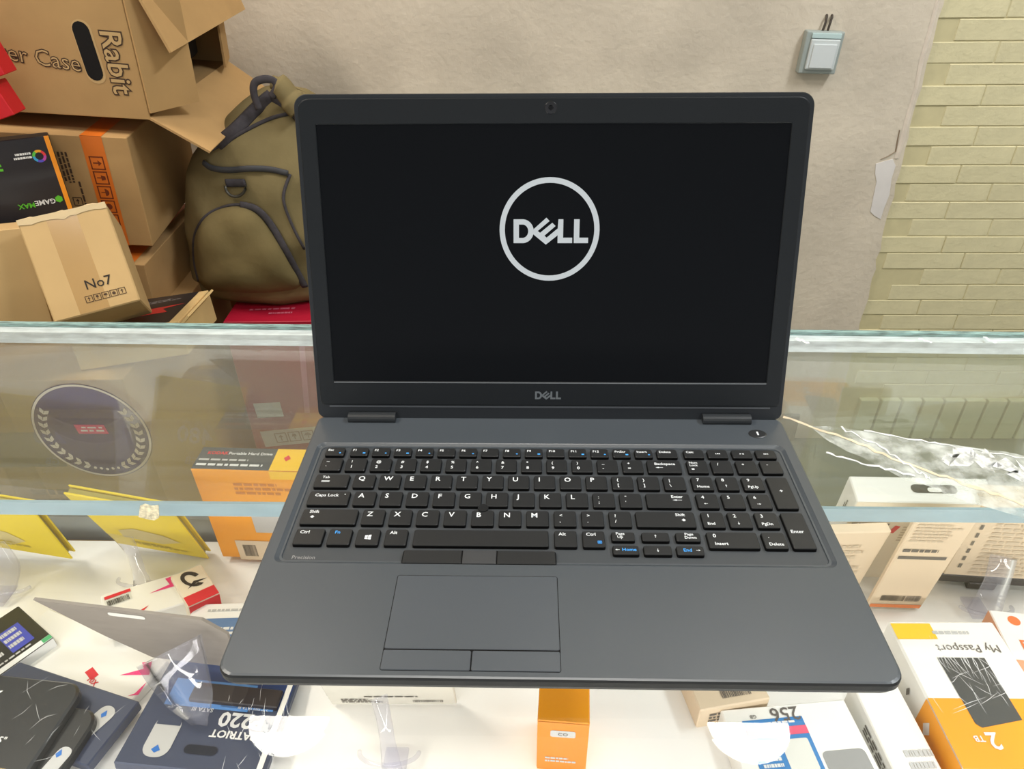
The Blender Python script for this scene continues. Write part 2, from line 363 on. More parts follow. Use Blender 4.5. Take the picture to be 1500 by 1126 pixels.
# ------------------------------------------------------------------ boxed goods helpers
def boxed(name, label, cat, c, d, rot, m, group=None, bev=.0012, ext=(0, 0), body='body'):
    """box by centre, size and tilt; ext widens it (left, down) without moving the other faces"""
    R = Euler(rot).to_matrix(); c = Vector(c)+R @ Vector((-ext[0]/2, 0, -ext[1]/2)); d = (d[0]+ext[0], d[1], d[2]+ext[1])
    t = thing(name, label, cat, c+R @ Vector((0, 0, -d[2]/2)), rot, group); t['d'] = d
    if body: bx(body, (0, 0, d[2]/2), d, m, t, bev)
    del_d[t.name] = d
    return t
del_d = {}
def frame_of(t, face):
    x, y, z = del_d[t.name]; e = .0004
    return {'front': (Vector((0, -y/2-e, z/2)), Vector((1, 0, 0)), Vector((0, 0, 1)), Vector((0, -1, 0))),
            'back': (Vector((0, y/2+e, z/2)), Vector((-1, 0, 0)), Vector((0, 0, 1)), Vector((0, 1, 0))),
            'top': (Vector((0, 0, z+e)), Vector((1, 0, 0)), Vector((0, 1, 0)), Vector((0, 0, 1))),
            'right': (Vector((x/2+e, 0, z/2)), Vector((0, 1, 0)), Vector((0, 0, 1)), Vector((1, 0, 0))),
            'left': (Vector((-x/2-e, 0, z/2)), Vector((0, -1, 0)), Vector((0, 0, 1)), Vector((-1, 0, 0)))}[face]
def dpoly(t, face, polys, m, name='print', rot=0, u=0, v=0, lay=0):
    O, X, Y, N = frame_of(t, face); ca, sa = math.cos(rot), math.sin(rot); V = []; F = []
    for P in polys:
        i = len(V)
        for a, b in P: V.append(O+X*(u+a*ca-b*sa)+Y*(v+a*sa+b*ca)+N*lay*.0003)
        F.append(tuple(range(i, i+len(P))))
    return me(name, V, F, m, t)
def drect(t, face, u, v, w, h, m, name='label', rot=0, lay=0, r=0):
    return dpoly(t, face, [rr(w, h, r) if r else [(-w/2, -h/2), (w/2, -h/2), (w/2, h/2), (-w/2, h/2)]], m, name, rot, u, v, lay)
def dtext(t, face, u, v, s, size, m, rot=0, bold=.01, lay=1, name='printed_text', ax='CENTER', mirror=False):
    V0, F0 = textmesh(s, size, bold, ax); O, X, Y, N = frame_of(t, face); ca, sa = math.cos(rot), math.sin(rot)
    V = []
    for p in V0:
        a, b = (-p.x if mirror else p.x), p.y-size*.35
        V.append(O+X*(u+a*ca-b*sa)+Y*(v+a*sa+b*ca)+N*lay*.0003)
    return me(name, V, F0, m, t)
def lines(t, face, u, v, w, h, n, m, rot=0, lay=1, name='small_print', seed=1):
    rd = random.Random(seed); P = []
    for k in range(n):
        y = h/2-(k+.5)*h/n; hh = h/n*.28; x = -w/2; e_ = w/2*rd.uniform(.3, 1)
        while x < e_:
            l = rd.uniform(.05, .16)*w; P.append([(x, y-hh), (min(x+l, e_), y-hh), (min(x+l, e_), y+hh), (x, y+hh)]); x += l+w*.025
    return dpoly(t, face, P, m, name, rot, u, v, lay)
def barcode(t, face, u, v, w, h, m, rot=0, lay=1, seed=3):
    rd = random.Random(seed); P = []; x = -w/2
    while x < w/2:
        l = rd.choice((.01, .02, .03))*w; P.append([(x, -h/2), (x+l, -h/2), (x+l, h/2), (x, h/2)]); x += l+rd.choice((.012, .025))*w
    return dpoly(t, face, P, m, 'barcode', rot, u, v, lay)
def icons(t, face, u, v, n, s, m, rot=0, lay=1):
    P = []; k9 = .09*s
    for k in range(n):
        x = (k-(n-1)/2)*s*1.12
        for a, b, c_, d_ in ((-.5, -.5, .5, -.41), (-.5, .41, .5, .5), (-.5, -.5, -.41, .5), (.41, -.5, .5, .5)):
            P.append([(x+a*s, b*s), (x+c_*s, b*s), (x+c_*s, d_*s), (x+a*s, d_*s)])
        g = k % 4
        if g == 0: P += [[(x-.05*s, -.3*s), (x+.05*s, -.3*s), (x+.05*s, .05*s), (x-.05*s, .05*s)], [(x-.22*s, .05*s), (x+.22*s, .05*s), (x, .3*s)]]
        elif g == 1: P += [[(x-.2*s, 0), (x+.2*s, 0), (x+.12*s, .3*s), (x-.12*s, .3*s)], [(x-.04*s, -.3*s), (x+.04*s, -.3*s), (x+.04*s, 0), (x-.04*s, 0)]]
        elif g == 2: P += [[(x+.28*s*math.cos(j/10*PI), .28*s*math.sin(j/10*PI)) for j in range(11)], [(x-.03*s, -.28*s), (x+.03*s, -.28*s), (x+.03*s, 0), (x-.03*s, 0)]]
        else: P += [[(x+.24*s*math.cos(j/12*2*PI), .24*s*math.sin(j/12*2*PI)) for j in range(12)]]
    return dpoly(t, face, P, m, 'shipping_marks', rot, u, v, lay)

# ------------------------------------------------------------------ pile of cartons on the left
kraft = mat('kraft_board', (184, 148, 100), .85, .2, nscale=9, namt=.08, bump=.12, bscale=30)
kraft2 = mat('kraft_board_pale', (196, 164, 116), .85, .2, nscale=7, namt=.07, bump=.12, bscale=25)
kraft_in = mat('kraft_inside', (196, 158, 108), .9, .2, nscale=12, namt=.06)
ink = mat('black_ink', (48, 40, 34), .8); inkbrown = mat('brown_ink', (74, 54, 40), .8)
tape_or = mat('orange_tape', (226, 118, 40), .35, .5, nscale=20, namt=.06); tape_clear = clear('packing_tape', (.93, .88, .78), 1.4, .2, (214, 184, 136), .15)
# open computer case carton
cw, cdp, chh, th = .55, .41, .30, .004
R = Euler((.0468, .0651, .012)).to_matrix(); rb = Vector((-.667, 1.0336, .0588))
loc = rb - R @ Vector((cw/2, -cdp/2, 0))
t = thing('open_carton', 'open brown cardboard carton lying on its side at the top of the pile', 'carton', loc, (.0468, .0651, .012)); del_d[t.name] = (cw, cdp, chh)
for nm, c, d in (('front_panel', (0, -cdp/2+th/2, chh/2), (cw, th, chh)), ('back_panel', (0, cdp/2-th/2, chh/2), (cw, th, chh)), ('bottom_panel', (0, 0, th/2), (cw, cdp-2*th, th)),
                 ('top_panel', (0, 0, chh-th/2), (cw, cdp-2*th, th)), ('side_panel', (-cw/2+th/2, 0, chh/2), (th, cdp-2*th, chh-2*th))):
    bx(nm, c, d, kraft, t, .001)
def flap(a, b, dv, m=kraft_in, name='flap', par=None, taper=.0):
    a, b, dv = Vector(a), Vector(b), Vector(dv); nn = (b-a).cross(dv).normalized()*.004; ax = (b-a)*taper
    V = [a, b, b+dv-ax, a+dv+ax]; V = V+[v+nn for v in V]
    return me(name, V, [(3, 2, 1, 0), (4, 5, 6, 7), (0, 1, 5, 4), (1, 2, 6, 5), (2, 3, 7, 6), (3, 0, 4, 7)], m, par)
hx = cw/2
flap((hx, -cdp/2, .004), (hx, cdp/2, .004), (.089, 0, -.0557), par=t, taper=.02)
flap((hx, -cdp/2, .26), (hx, cdp/2, .26), (.057, -.0, -.150), par=t, taper=.02)
flap((hx+.001, -cdp/2, chh), (hx+.001, -cdp/2, .012), (.052, .085, 0), kraft, par=t)
flap((hx+.001, cdp/2-.001, .012), (hx+.001, cdp/2-.001, chh), (.02, -.085, 0), kraft, par=t)
bx('dark_block', (hx-.14, .03, chh*.44), (.2, .26, .22), mat('block_dark', (52, 48, 48), .9), t, .01)  # plain dark block filling part of the open carton
me('plastic_bag', [(hx-.035+random.uniform(-.01, .01), -.13+i*.035, .01+j*.02+random.uniform(-.006, .006)) for i in range(7) for j in range(3)],
   [(i*3+j, i*3+j+1, i*3+j+4, i*3+j+3) for i in range(6) for j in range(2)], clear('bag_film', (.8, .8, .8), 1.5, .25, (180, 180, 176), .1), t)
# hand hole: dark opening with lighter rim (front face, local u from the carton centre)
def u_at(px, py):     # local front-face coordinates of a photo point
    d_ = fw + rt*((px-750)/FPX) - up*((py-563)/FPX); nrm = R @ Vector((0, -1, 0)); p0 = rb
    p = CP + d_*((p0-CP).dot(nrm)/d_.dot(nrm)); l = R.transposed() @ (p-loc); return l.x, l.z-chh/2
a0, b0 = u_at(124, 48), u_at(136, 104)
hc = ((a0[0]+b0[0])/2, (a0[1]+b0[1])/2)
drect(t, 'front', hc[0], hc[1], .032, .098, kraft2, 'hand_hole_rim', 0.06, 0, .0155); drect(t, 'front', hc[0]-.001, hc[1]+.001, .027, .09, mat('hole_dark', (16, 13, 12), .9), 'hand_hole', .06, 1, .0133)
for s_, p_, sz, rot_, m_, b_ in (('uter Case', (50, 82), .037, -.10, inkbrown, .032), ('Rabit', (172, 92), .048, -PI/2-.02, inkbrown, .05)):
    u_, v_ = u_at(*p_); dtext(t, 'front', u_, v_, s_, sz, m_, rot_, b_); dtext(t, 'front', u_, v_, s_, sz, kraft2, rot_, b_-.042, 2, 'letter_fill')
# carton with orange tape
t = boxed('taped_carton', 'brown carton with a printed orange tape band, under the open carton', 'carton', (-0.8651, 1.1707, -0.0586), (0.262, 0.3085, 0.2168), (0.05, 0.0768, 0.0898), kraft, ext=(.22, -.012))
x, y, z = del_d[t.name]
drect(t, 'front', x/2-.060, 0, .036, z, tape_or, 'tape_band'); drect(t, 'top', x/2-.060, 0, .036, y, tape_or, 'tape_band')
icons(t, 'front', x/2-.060, -.012, 6, .024, mat('tape_ink', (120, 52, 22), .8), -PI/2, 1)
lines(t, 'front', x/2-.128, .035, .075, .045, 7, inkbrown, -PI/2, seed=3); icons(t, 'front', x/2-.112, -.018, 1, .016, inkbrown); lines(t, 'front', x/2-.10, -.02, .08, .006, 1, inkbrown, -PI/2, seed=5)
t = boxed('taped_carton', 'lower brown carton with orange tape, beside the olive bag behind the box marked No7', 'carton', (-0.8797, 1.15, -0.2464), (0.2587, 0.3016, 0.1219), (0.0234, 0.0655, 0.0411), kraft, ext=(.22, .06))
x, y, z = del_d[t.name]
drect(t, 'front', x/2-.040, 0, .036, z, tape_or, 'tape_band'); drect(t, 'top', x/2-.040, 0, .036, y, tape_or, 'tape_band')
# graphics box
blk = mat('black_card', (38, 34, 36), .4, .4); grn = mat('green_ink', (92, 186, 44), .6); wht = mat('white_ink', (228, 228, 226), .6); orange = mat('orange_card', (242, 150, 34), .45)
t = boxed('component_box', 'black glossy component box with an orange edge and green writing', 'box', (-0.8706, 0.9563, -0.0477), (0.108, 0.0598, 0.1922), (-0.1211, 0.0194, 0.5593), blk, ext=(.12, .0))
x, y, z = del_d[t.name]
drect(t, 'front', x/2-.0035, 0, .007, z, orange, 'orange_edge')
lines(t, 'front', x/2-.100, .055, .05, .028, 4, grn, .0, seed=4)
dtext(t, 'front', x/2-.036, -.008, 'GAME', .0115, wht, PI, .02); dtext(t, 'front', x/2-.064, -.010, 'MAX', .0115, grn, PI, .02)
dpoly(t, 'front', [[(math.cos(a/6*2*PI+.5)*r_, math.sin(a/6*2*PI+.5)*r_) for a in range(6)] for r_ in (.006,)], grn, 'emblem', 0, x/2-.015, -.006)
for k, cc in enumerate(((226, 60, 60), (240, 170, 40), (90, 190, 70), (60, 160, 210), (90, 80, 190), (190, 70, 160))):
    a_ = k/6*2*PI; dpoly(t, 'front', [[(math.cos(a_+j/4*PI/3)*.010, math.sin(a_+j/4*PI/3)*.010) for j in range(5)]+[(math.cos(a_+j/4*PI/3)*.006, math.sin(a_+j/4*PI/3)*.006) for j in range(4, -1, -1)]], mat('wheel%d' % k, cc, .5), 'colour_wheel', 0, x/2-.022, .066)
lines(t, 'front', x/2-.046, .069, .026, .012, 2, wht, PI, seed=2)
# No7 carton
t = boxed('small_carton', 'tilted pale carton marked No7 with shipping symbols at the front of the pile', 'carton', (-0.7255, 0.8201, -0.1241), (0.1226, 0.14, 0.1583), (-0.6004, -0.0692, 0.4895), kraft2, ext=(.0, 0), bev=.002)
x, y, z = del_d[t.name]
drect(t, 'front', -.003, .0, .042, z, tape_clear, 'tape_band')
dtext(t, 'front', .014, -.036, 'No7', .021, ink, .0, .006); icons(t, 'front', .018, -.058, 5, .0105, inkbrown, .0)
# torn rim along the top edge of the No7 carton
V = []; F = []
for i in range(15):
    xx = -x/2+i*x/14; V += [(xx, -y/2-.001, z-.006-random.uniform(0, .006)), (xx, -y/2-.0025, z+.001), (xx, -y/2+.008, z+random.uniform(.001, .006))]
for i in range(14):
    for k in range(2): F.append((i*3+k, i*3+k+1, i*3+k+4, i*3+k+3))
me('torn_edge', V, F, mat('torn_paper', (214, 190, 150), .95), t)
# neighbour carton at the far left
t = boxed('small_carton', 'pale carton cut off by the left edge of the picture beside the No7 box', 'carton', (-0.9234, 0.77, -0.1239), (.25, .08, .1574), (-.1957, .0612, .5), kraft2)
# red boxes at the left edge
red = mat('red_card', (206, 30, 40), .45, .4)
p_ = at(27, 155, .92)
t = boxed('red_box', 'small red box at the left edge on the black component box', 'box', p_+Vector((-.098, .02, -.012)), (.15, .04, .05), (0, -.28, .1), red)
drect(t, 'front', .0, .0, .1, .006, mat('dark_red', (140, 16, 26), .5), 'stripe')
p_ = at(10, 85, .92)
t = boxed('red_box', 'upper small red box at the left edge against the open carton', 'box', p_+Vector((-.105, .02, -.015)), (.16, .04, .060), (0, -.24, .1), red)
drect(t, 'front', .0, .0, .1, .005, mat('dark_red', (140, 16, 26), .5), 'stripe')
# dark card box with cream side
t = boxed('card_box', 'flat black card box with a red mark and bare cream side beside the No7 carton', 'box', (-0.7134, 0.9071, -0.2734), (0.1835, 0.1965, 0.0509), (-0.1893, -0.0816, 0.1685), mat('cream_card', (214, 182, 126), .8, nscale=20, namt=.05), ext=(0, .01))
x, y, z = del_d[t.name]
drect(t, 'top', -.008, 0, x-.018, y-.004, mat('black_print', (46, 40, 40), .4), 'cover')
dpoly(t, 'top', [[(-.03, -.05), (.03, -.045), (.015, -.02), (.05, .0), (-.01, -.008), (-.02, -.025)]], mat('red_print', (214, 60, 54), .5), 'red_mark', 0, .02, .02, 1)
lines(t, 'top', .02, .06, .07, .02, 2, mat('grey_ink', (120, 112, 108), .6), .2, 1)
# stand-up cream flap
flap((x/2+.002, -y/2, z-.004), (x/2+.002, y/2-.03, z-.004), (.014, 0, .012), mat('cream_card', (1, 1, 1)), 'side_flap', t)
# crimson box below the bag
crim = mat('crimson_card', (168, 20, 48), .45, .4, nscale=12, namt=.05)
t = boxed('crimson_box', 'tall crimson box with white stickers standing below the olive bag', 'box', (-.555, 1.185, -.545), (.19, .25, .39), (0, 0, .03), crim)
x, y, z = del_d[t.name]
lines(t, 'top', .01, -y/2+.055, .13, .012, 1, mat('rose_ink', (196, 96, 116), .6), .05, seed=4); lines(t, 'top', .015, -y/2+.036, .05, .012, 1, mat('rose_ink', (1, 1, 1)), .05, seed=2)
drect(t, 'front', -.045, -.03, .06, .04, mat('sticker_white', (222, 222, 214), .6), 'sticker', .05)
drect(t, 'front', -.0, -.105, .15, .045, mat('sticker_white', (1, 1, 1)), 'sticker', .1); icons(t, 'front', -.0, -.105, 3, .028, mat('grey_ink', (1, 1, 1)), .1, 1)
drect(t, 'front', .05, .06, .012, .2, mat('pink_print', (206, 110, 140), .5), 'stripe', -.1); drect(t, 'front', .065, -.16, .05, .04, orange, 'sticker')
t = boxed('dark_box', 'black box at the foot of the olive bag beside the crimson box', 'box', (-.398, 1.185, -.56), (.115, .24, .36), (0, 0, 0), blk)
drect(t, 'top', 0, 0, .08, .15, mat('grey_print', (70, 66, 66), .5), 'cover_print'); lines(t, 'front', 0, .1, .08, .05, 3, wht)
# lower cartons carrying the pile
t = boxed('floor_carton', 'large carton at the bottom of the pile below the No7 box', 'carton', (-.99, 1.01, -.70), (.56, .5, .80), (0, 0, .03), kraft)
x, y, z = del_d[t.name]
drect(t, 'front', .03, 0, .06, z, tape_clear, 'tape_band'); drect(t, 'front', .0, .25, .24, .08, mat('grey_print', (1, 1, 1)), 'label'); lines(t, 'front', .12, .1, .18, .12, 5, inkbrown, seed=8)
drect(t, 'front', -.13, .18, .2, .26, mat('navy_print', (44, 52, 66), .6), 'label', .05)
t = boxed('floor_carton', 'carton on the floor that carries the crimson box and the black box', 'carton', (-.50, 1.18, -.9205), (.32, .30, .359), (0, 0, 0), kraft2)
drect(t, 'front', 0, 0, .05, .4, tape_clear, 'tape_band')
t = boxed('floor_carton', 'wide low carton on the floor under the lower taped carton', 'carton', (-.96, 1.44, -.745), (.5, .26, .70), (0, 0, 0), kraft)

# ------------------------------------------------------------------ olive bag
olive = mat('olive_canvas', (128, 114, 80), .9, .15, nscale=14, namt=.10, bump=.35, bscale=40)
olive2 = mat('olive_canvas_pocket', (120, 106, 72), .9, .15, nscale=14, namt=.10, bump=.35, bscale=40)
webb = mat('dark_webbing', (74, 70, 74), .8, .2, nscale=120, namt=.15)
BY = 1.24
lev = []
for py, l, r_, dep in ((438, 304, 500, .10), (431, 288, 508, .125), (398, 278, 512, .14), (350, 272, 512, .145), (300, 271, 508, .14), (262, 274, 502, .135), (235, 282, 494, .125), (205, 304, 484, .11), (178, 330, 470, .09), (155, 352, 455, .07), (138, 372, 440, .045), (130, 384, 428, .02)):
    a_, b_ = at(l, py, BY-dep*.42), at(r_, py, BY-dep*.42); lev.append((at(l, py, BY-dep*.8).z, (a_.x+b_.x)/2, (b_.x-a_.x)/2, dep))
def section(z):
    if z <= lev[0][0]: return lev[0][1:]
    for i in range(len(lev)-1):
        if lev[i][0] <= z <= lev[i+1][0]:
            t_ = (z-lev[i][0])/(lev[i+1][0]-lev[i][0]); return tuple(lev[i][k]*(1-t_)+lev[i+1][k]*t_ for k in (1, 2, 3))
    return lev[-1][1:]
NS = 2.8
def fold(x, z): return .0035*math.sin(31*x+18*z)+.0025*math.sin(52*z-23*x+1)+.002*math.sin(75*x+40*z)
def bagy(x, z):
    cx, a_, b_ = section(z); q_ = min(.999, abs((x-cx)/a_)); return BY-b_*(1-q_**NS)**(1/NS)-fold(x, z)
def bagpt(px, py, off=0.0):              # a photo point on the bag's front
    Y = BY-.1
    for _ in range(6): p = at(px, py, Y); Y = bagy(p.x, p.z)-off
    return at(px, py, Y)
bag = thing('olive_bag', 'olive green canvas bag with a rounded zip pocket and dark strap beside the cartons', 'bag', (lev[0][1], BY, lev[0][0]))
bl = -Vector(bag.location)
loops = []
zs = [lev[0][0]+(lev[-1][0]-lev[0][0])*i/40 for i in range(41)]
for z in zs:
    cx, a_, b_ = section(z); lp = []
    for k in range(56):
        an = k/56*2*PI; c_, s_ = math.cos(an), math.sin(an)
        x = cx+a_*math.copysign(abs(c_)**(2/NS), c_); y = BY+b_*math.copysign(abs(s_)**(2/NS), s_); y += -fold(x, z) if s_ < 0 else fold(x, z)
        lp.append(tuple(Vector((x, y, z))+bl))
    loops.append(lp)
V, F = loft(loops); me('body', V, F, olive, bag, True)
# D-shaped pocket standing out of the front
outl = smoothpath([(a, b, 0) for a, b in [(291, 412), (284, 380), (285, 345), (300, 318), (325, 304), (355, 302), (380, 315), (402, 345), (425, 385), (440, 418), (400, 428), (345, 428), (306, 424), (291, 412)]], 4)[:-1]
cpx = (352, 372); rings = []
for s_ in (1, .96, .88, .7, .45, .2):
    rings.append([tuple(bagpt(cpx[0]+(p.x-cpx[0])*s_, cpx[1]+(p.y-cpx[1])*s_, .001+.03*(1-s_**5)**.6)+bl) for p in outl])
V, F = loft(rings, False, True); pk = me('pocket', V, F, olive2, bag, True)
def bagtube(name, pts, r_, m, off=.004, flat=.5, n=5, par=None):
    pth = smoothpath([(a, b, 0) for a, b in pts], n); return tube(name, [bagpt(p.x, p.y, off)+bl for p in pth], r_, m, par or bag, 8, flat, (0, -1, 0))
bagtube('pocket_zip', [(291, 412), (284, 380), (285, 345), (300, 318), (325, 304), (352, 300), (380, 312)], .003, webb, .004)
bagtube('pocket_zip', [(352, 300), (375, 306), (395, 326), (415, 360), (432, 392), (447, 420)], .0075, webb, .006)
bagtube('lid_zip', [(298, 238), (310, 246), (335, 249), (365, 247), (395, 248), (422, 254)], .006, mat('zip_dark', (66, 66, 70), .6), .006)
bagtube('piping', [(305, 222), (335, 205), (365, 188), (400, 172), (432, 165)], .0035, webb, .003)
bagtube('shoulder_strap', [(318, 212), (345, 190), (370, 165), (388, 148), (398, 140)], .0125, webb, .008, .25)
bagtube('shoulder_strap', [(398, 142), (412, 150), (428, 162), (446, 182)], .010, webb, .01, .3)
p0 = [at(a, b, BY-.10) for a, b in ((380, 160), (372, 138), (373, 122), (386, 116), (400, 118), (405, 128), (398, 142))]
tube('carry_loop', [p+bl for p in smoothpath(p0)], .007, webb, bag, 8, .5, (0, -1, 0))
p0 = [at(a, b, BY-.09) for a, b in ((398, 120), (410, 125), (424, 142), (440, 160))]
tube('top_fold', [p+bl for p in smoothpath(p0)], [.012]*5+[.02]*8+[.024]*6, olive, bag, 10)
bagtube('ring_tab', [(331, 268), (345, 268), (359, 268)], .008, webb, .006, .4)
p0 = [bagpt(345+15*math.cos(a/10*PI), 272+16*math.sin(a/10*PI), .011) for a in range(11)]
tube('d_ring', [p+bl for p in p0], .0028, mat('ring_metal', (84, 82, 76), .4, .5, .6), bag, 8)
bagtube('side_seam', [(425, 255), (415, 290), (428, 330), (446, 365)], .003, webb, .002)

# ------------------------------------------------------------------ goods inside the counter
cream = mat('cream_card_print', (240, 228, 206), .6, .3, nscale=10, namt=.02); whitec = mat('white_card', (240, 238, 232), .55, .3)
ygold = mat('bright_yellow', (246, 196, 40), .45, .4); amber = mat('amber_card', (244, 160, 28), .5, .35); beige = mat('beige_card', (224, 204, 176), .65, .3, nscale=8, namt=.03)
inkgrey = mat('grey_text', (104, 98, 92), .7); redink = mat('red_ink', (216, 40, 52), .6); darkcard = mat('charcoal_card', (66, 72, 76), .45, .4); yel = mat('yellow_card', (232, 206, 24), .5, .35)
navy = mat('navy_card', (42, 62, 108), .4, .4); navyd = mat('slate_card', (62, 70, 92), .45, .4); skyb = mat('sky_print', (92, 146, 210), .45); greyc = mat('grey_card_back', (150, 142, 134), .8, .2, nscale=25, namt=.06, stretch=(1, 1, 6))
pink = mat('pink_ink', (236, 60, 130), .5); silver = mat('silver_print', (190, 190, 188), .4)
# hard drive box standing on its stand
t = boxed('hard_drive_box', 'amber portable hard drive box with a dark lid strip and yellow corner', 'box', (-0.3254, 0.3795, -0.213), (0.1202, 0.0363, 0.1373), (0.0419, 0.0026, -0.0273), amber, ext=(0, .008))
x, y, z = del_d[t.name]
drect(t, 'top', -.016, 0, x-.034, y-.001, darkcard, 'top_print'); drect(t, 'top', x/2-.0165, 0, .033, y-.001, ygold, 'yellow_corner'); drect(t, 'front', x/2-.0165, z/2-.006, .033, .012, ygold, 'yellow_corner')
dtext(t, 'top', -.050, .008, 'KODAK', .0066, redink, 0, .03, 2, ax='LEFT'); dtext(t, 'top', -.026, .008, 'Portable Hard Drive', .0060, wht, 0, .02, 2, ax='LEFT')
lines(t, 'top', -.016, -.003, .08, .005, 1, silver, lay=2); lines(t, 'top', -.016, -.011, .08, .006, 1, wht, lay=2, seed=6)
dpoly(t, 'top', [[(-.004, 0), (0, .005), (.004, 0), (0, -.005)]], redink, 'emblem', 0, x/2-.018, .002, 2)
drect(t, 'front', .022, -.008, .06, .036, silver, 'label', 0, 1); drect(t, 'front', -.0, -.058, .075, .034, beige, 'label', 0, 1); barcode(t, 'front', -.022, -.058, .016, .02, ink, 0, 2); lines(t, 'front', .018, .045, .07, .02, 3, mat('amber_ink', (196, 116, 20), .6)); barcode(t, 'front', .04, .002, .014, .008, ink, 0, 2)
# yellow packs: card, sleeve and front sheet
def yellow_pack(lab, c, d, rot):
    t = boxed('memory_pack', lab, 'pack', c, d, rot, yel, 'yellow packs on clear stands', body=None); x, y, z = d
    bx('card', (0, -y/2+.0011, z/2), (x, .0022, z), yel, t, .0008); bx('front_sheet', (0, y/2+.004, z/2), (x*.99, .002, z*.99), yel, t, .0008)
    bx('sleeve', (-.002, .002, z/2), (x*.94, .0075, z*.95), mat('dull_yellow', (160, 150, 60), .6), t, .001)
    dpoly(t, 'front', [[(-.035, -.045), (.01, -.048), (.035, -.030), (.02, -.012), (-.012, -.004), (-.034, -.02)]], mat('olive_print', (206, 190, 128), .55), 'print_panel')
    lines(t, 'front', .005, -z/2+.022, .07, .012, 2, mat('olive_ink', (190, 168, 40), .6))
    o_ = drect(t, 'back', 0, .0, x*.62, z*.62, navy, 'back_panel', lay=14); dtext(t, 'back', 0, .014, '480', .030, wht, 0, .02, 16); dtext(t, 'back', 0, -.02, 'GB', .014, wht, 0, .02, 16)
    return t
yellow_pack('yellow memory pack on a clear stand, the one nearer the amber drive box', (-0.4486, 0.34, -0.2134), (0.1112, 0.006, 0.1665), (0.4388, 0.1891, -0.0444))
yellow_pack('yellow memory pack cut by the left picture edge', (-0.6336, 0.3465, -0.2146), (0.1557, 0.006, 0.1261), (0.2883, 0.1537, -0.0581))
# white hanger box on the right
t = boxed('white_box', 'white carton with a black hang slot on top, behind the shelf edge at the right', 'box', (0.401, 0.352, -0.2080), (0.1400, 0.0331, 0.1198), (0.20, -0.035, -0.06), whitec, ext=(0, .035))
x, y, z = del_d[t.name]
drect(t, 'front', 0, 0, x-.001, z-.002, cream, 'back_print'); drect(t, 'top', .012, .001, .046, .011, mat('slot_dark', (58, 52, 44), .8), 'hang_slot', 0, 0, .005); drect(t, 'top', .012, -.0005, .014, .006, whitec, 'slot_tab', 0, 1, .003)
lines(t, 'front', -.040, z/2-.012, .024, .006, 2, ink, 0); lines(t, 'front', .05, z/2-.012, .02, .004, 1, inkgrey, 0); lines(t, 'left', 0, .045, .03, .006, 2, ink, PI/2)
lines(t, 'front', -.045, .025, .04, .03, 5, inkgrey, seed=2); drect(t, 'front', -.018, .028, .006, .014, redink, 'red_stamp', -.3, 1); lines(t, 'front', .02, .02, .06, .03, 6, mat('faint_ink', (206, 188, 162), .7), seed=7)
lines(t, 'front', -.045, -.012, .05, .014, 3, inkgrey, seed=9)
# leaning packs
t = boxed('card_pack', 'beige card pack with a barcode and orange bottom stripe leaning on the right', 'pack', (0.397, 0.300, -0.214), (0.060, 0.006, 0.160), (0.10, 0.02, -0.01), beige)
x, y, z = del_d[t.name]
drect(t, 'front', 0, -z/2+.003, x-.004, .006, mat('orange_stripe', (240, 140, 80), .5), 'stripe'); barcode(t, 'front', -.008, -z/2+.018, .026, .010, ink); barcode(t, 'front', .014, -z/2+.018, .016, .010, inkgrey, seed=8)
drect(t, 'front', -.002, .01, .050, .005, inkgrey, 'bar'); lines(t, 'front', 0, .022, .052, .008, 1, inkgrey); lines(t, 'front', 0, .05, .05, .03, 6, mat('faint_ink', (1, 1, 1)))
t = boxed('card_pack', 'wide beige pack back with a black tray under it at the right edge', 'pack', (0.5211, 0.3311, -0.2098), (0.13, 0.02, 0.1508), (0.164, -0.0637, -0.1309), beige)
x, y, z = del_d[t.name]
bx('tray', (0, .004, .006), (x+.008, .030, .016), mat('black_tray', (52, 46, 46), .4), t, .002); bx('hook_tab', (-.02, -.009, -.004), (.03, .008, .012), mat('black_tray', (1, 1, 1)), t, .001)
lines(t, 'front', .005, .0, x*.7, z*.8, 16, mat('faint_ink', (1, 1, 1)), seed=12); lines(t, 'front', -x/2+.012, .0, .004, .1, 7, inkgrey, seed=14)
t = boxed('card_pack', 'beige pack half hidden behind the right edge of the laptop', 'pack', (.325, .32, -.235), (.07, .012, .12), (.16, 0, .05), beige)
lines(t, 'front', 0, 0, .05, .08, 8, mat('faint_ink', (1, 1, 1)), seed=21)
# white and amber drive box lying face up
t = boxed('drive_box', 'white and amber drive box lying face up with a dark window', 'box', (0.4105, 0.178, -0.275), (0.1074, 0.1531, 0.045), (0, 0, 0.0076), whitec, ext=(0, .003), bev=.002)
x, y, z = del_d[t.name]
ywr = -y/2+.0665
drect(t, 'top', 0, -y/2+.033, x-.001, .066, amber, 'amber_wrap'); drect(t, 'left', y/2-.033, 0, .066, z-.001, amber, 'amber_wrap', 0); drect(t, 'front', 0, 0, x-.001, z-.001, amber, 'amber_wrap')
drect(t, 'top', -x/2+.021, y/2-.013, .040, .019, ygold, 'yellow_flap')
wp = [(1373, 963), (1442, 964), (1497, 1055), (1438, 1066), (1428, 1060)]
wl = [(atz(a, b, -.2525)-Vector((.4105, .178, 0))) for a, b in wp]
dpoly(t, 'top', [[(p.x, p.y) for p in wl][::-1]], mat('window_dark', (74, 74, 72), .3, .5), 'dark_window', 0, 0, 0, 1)
dtext(t, 'top', .012, .043, 'My Passport', .0125, inkgrey, PI, .0, 1); dtext(t, 'top', -.014, -.052, '2', .022, wht, PI, .02, 2); dtext(t, 'top', -.026, -.050, 'TB', .008, wht, PI, .02, 2)
lines(t, 'top', .01, .062, .05, .006, 1, silver, seed=3)
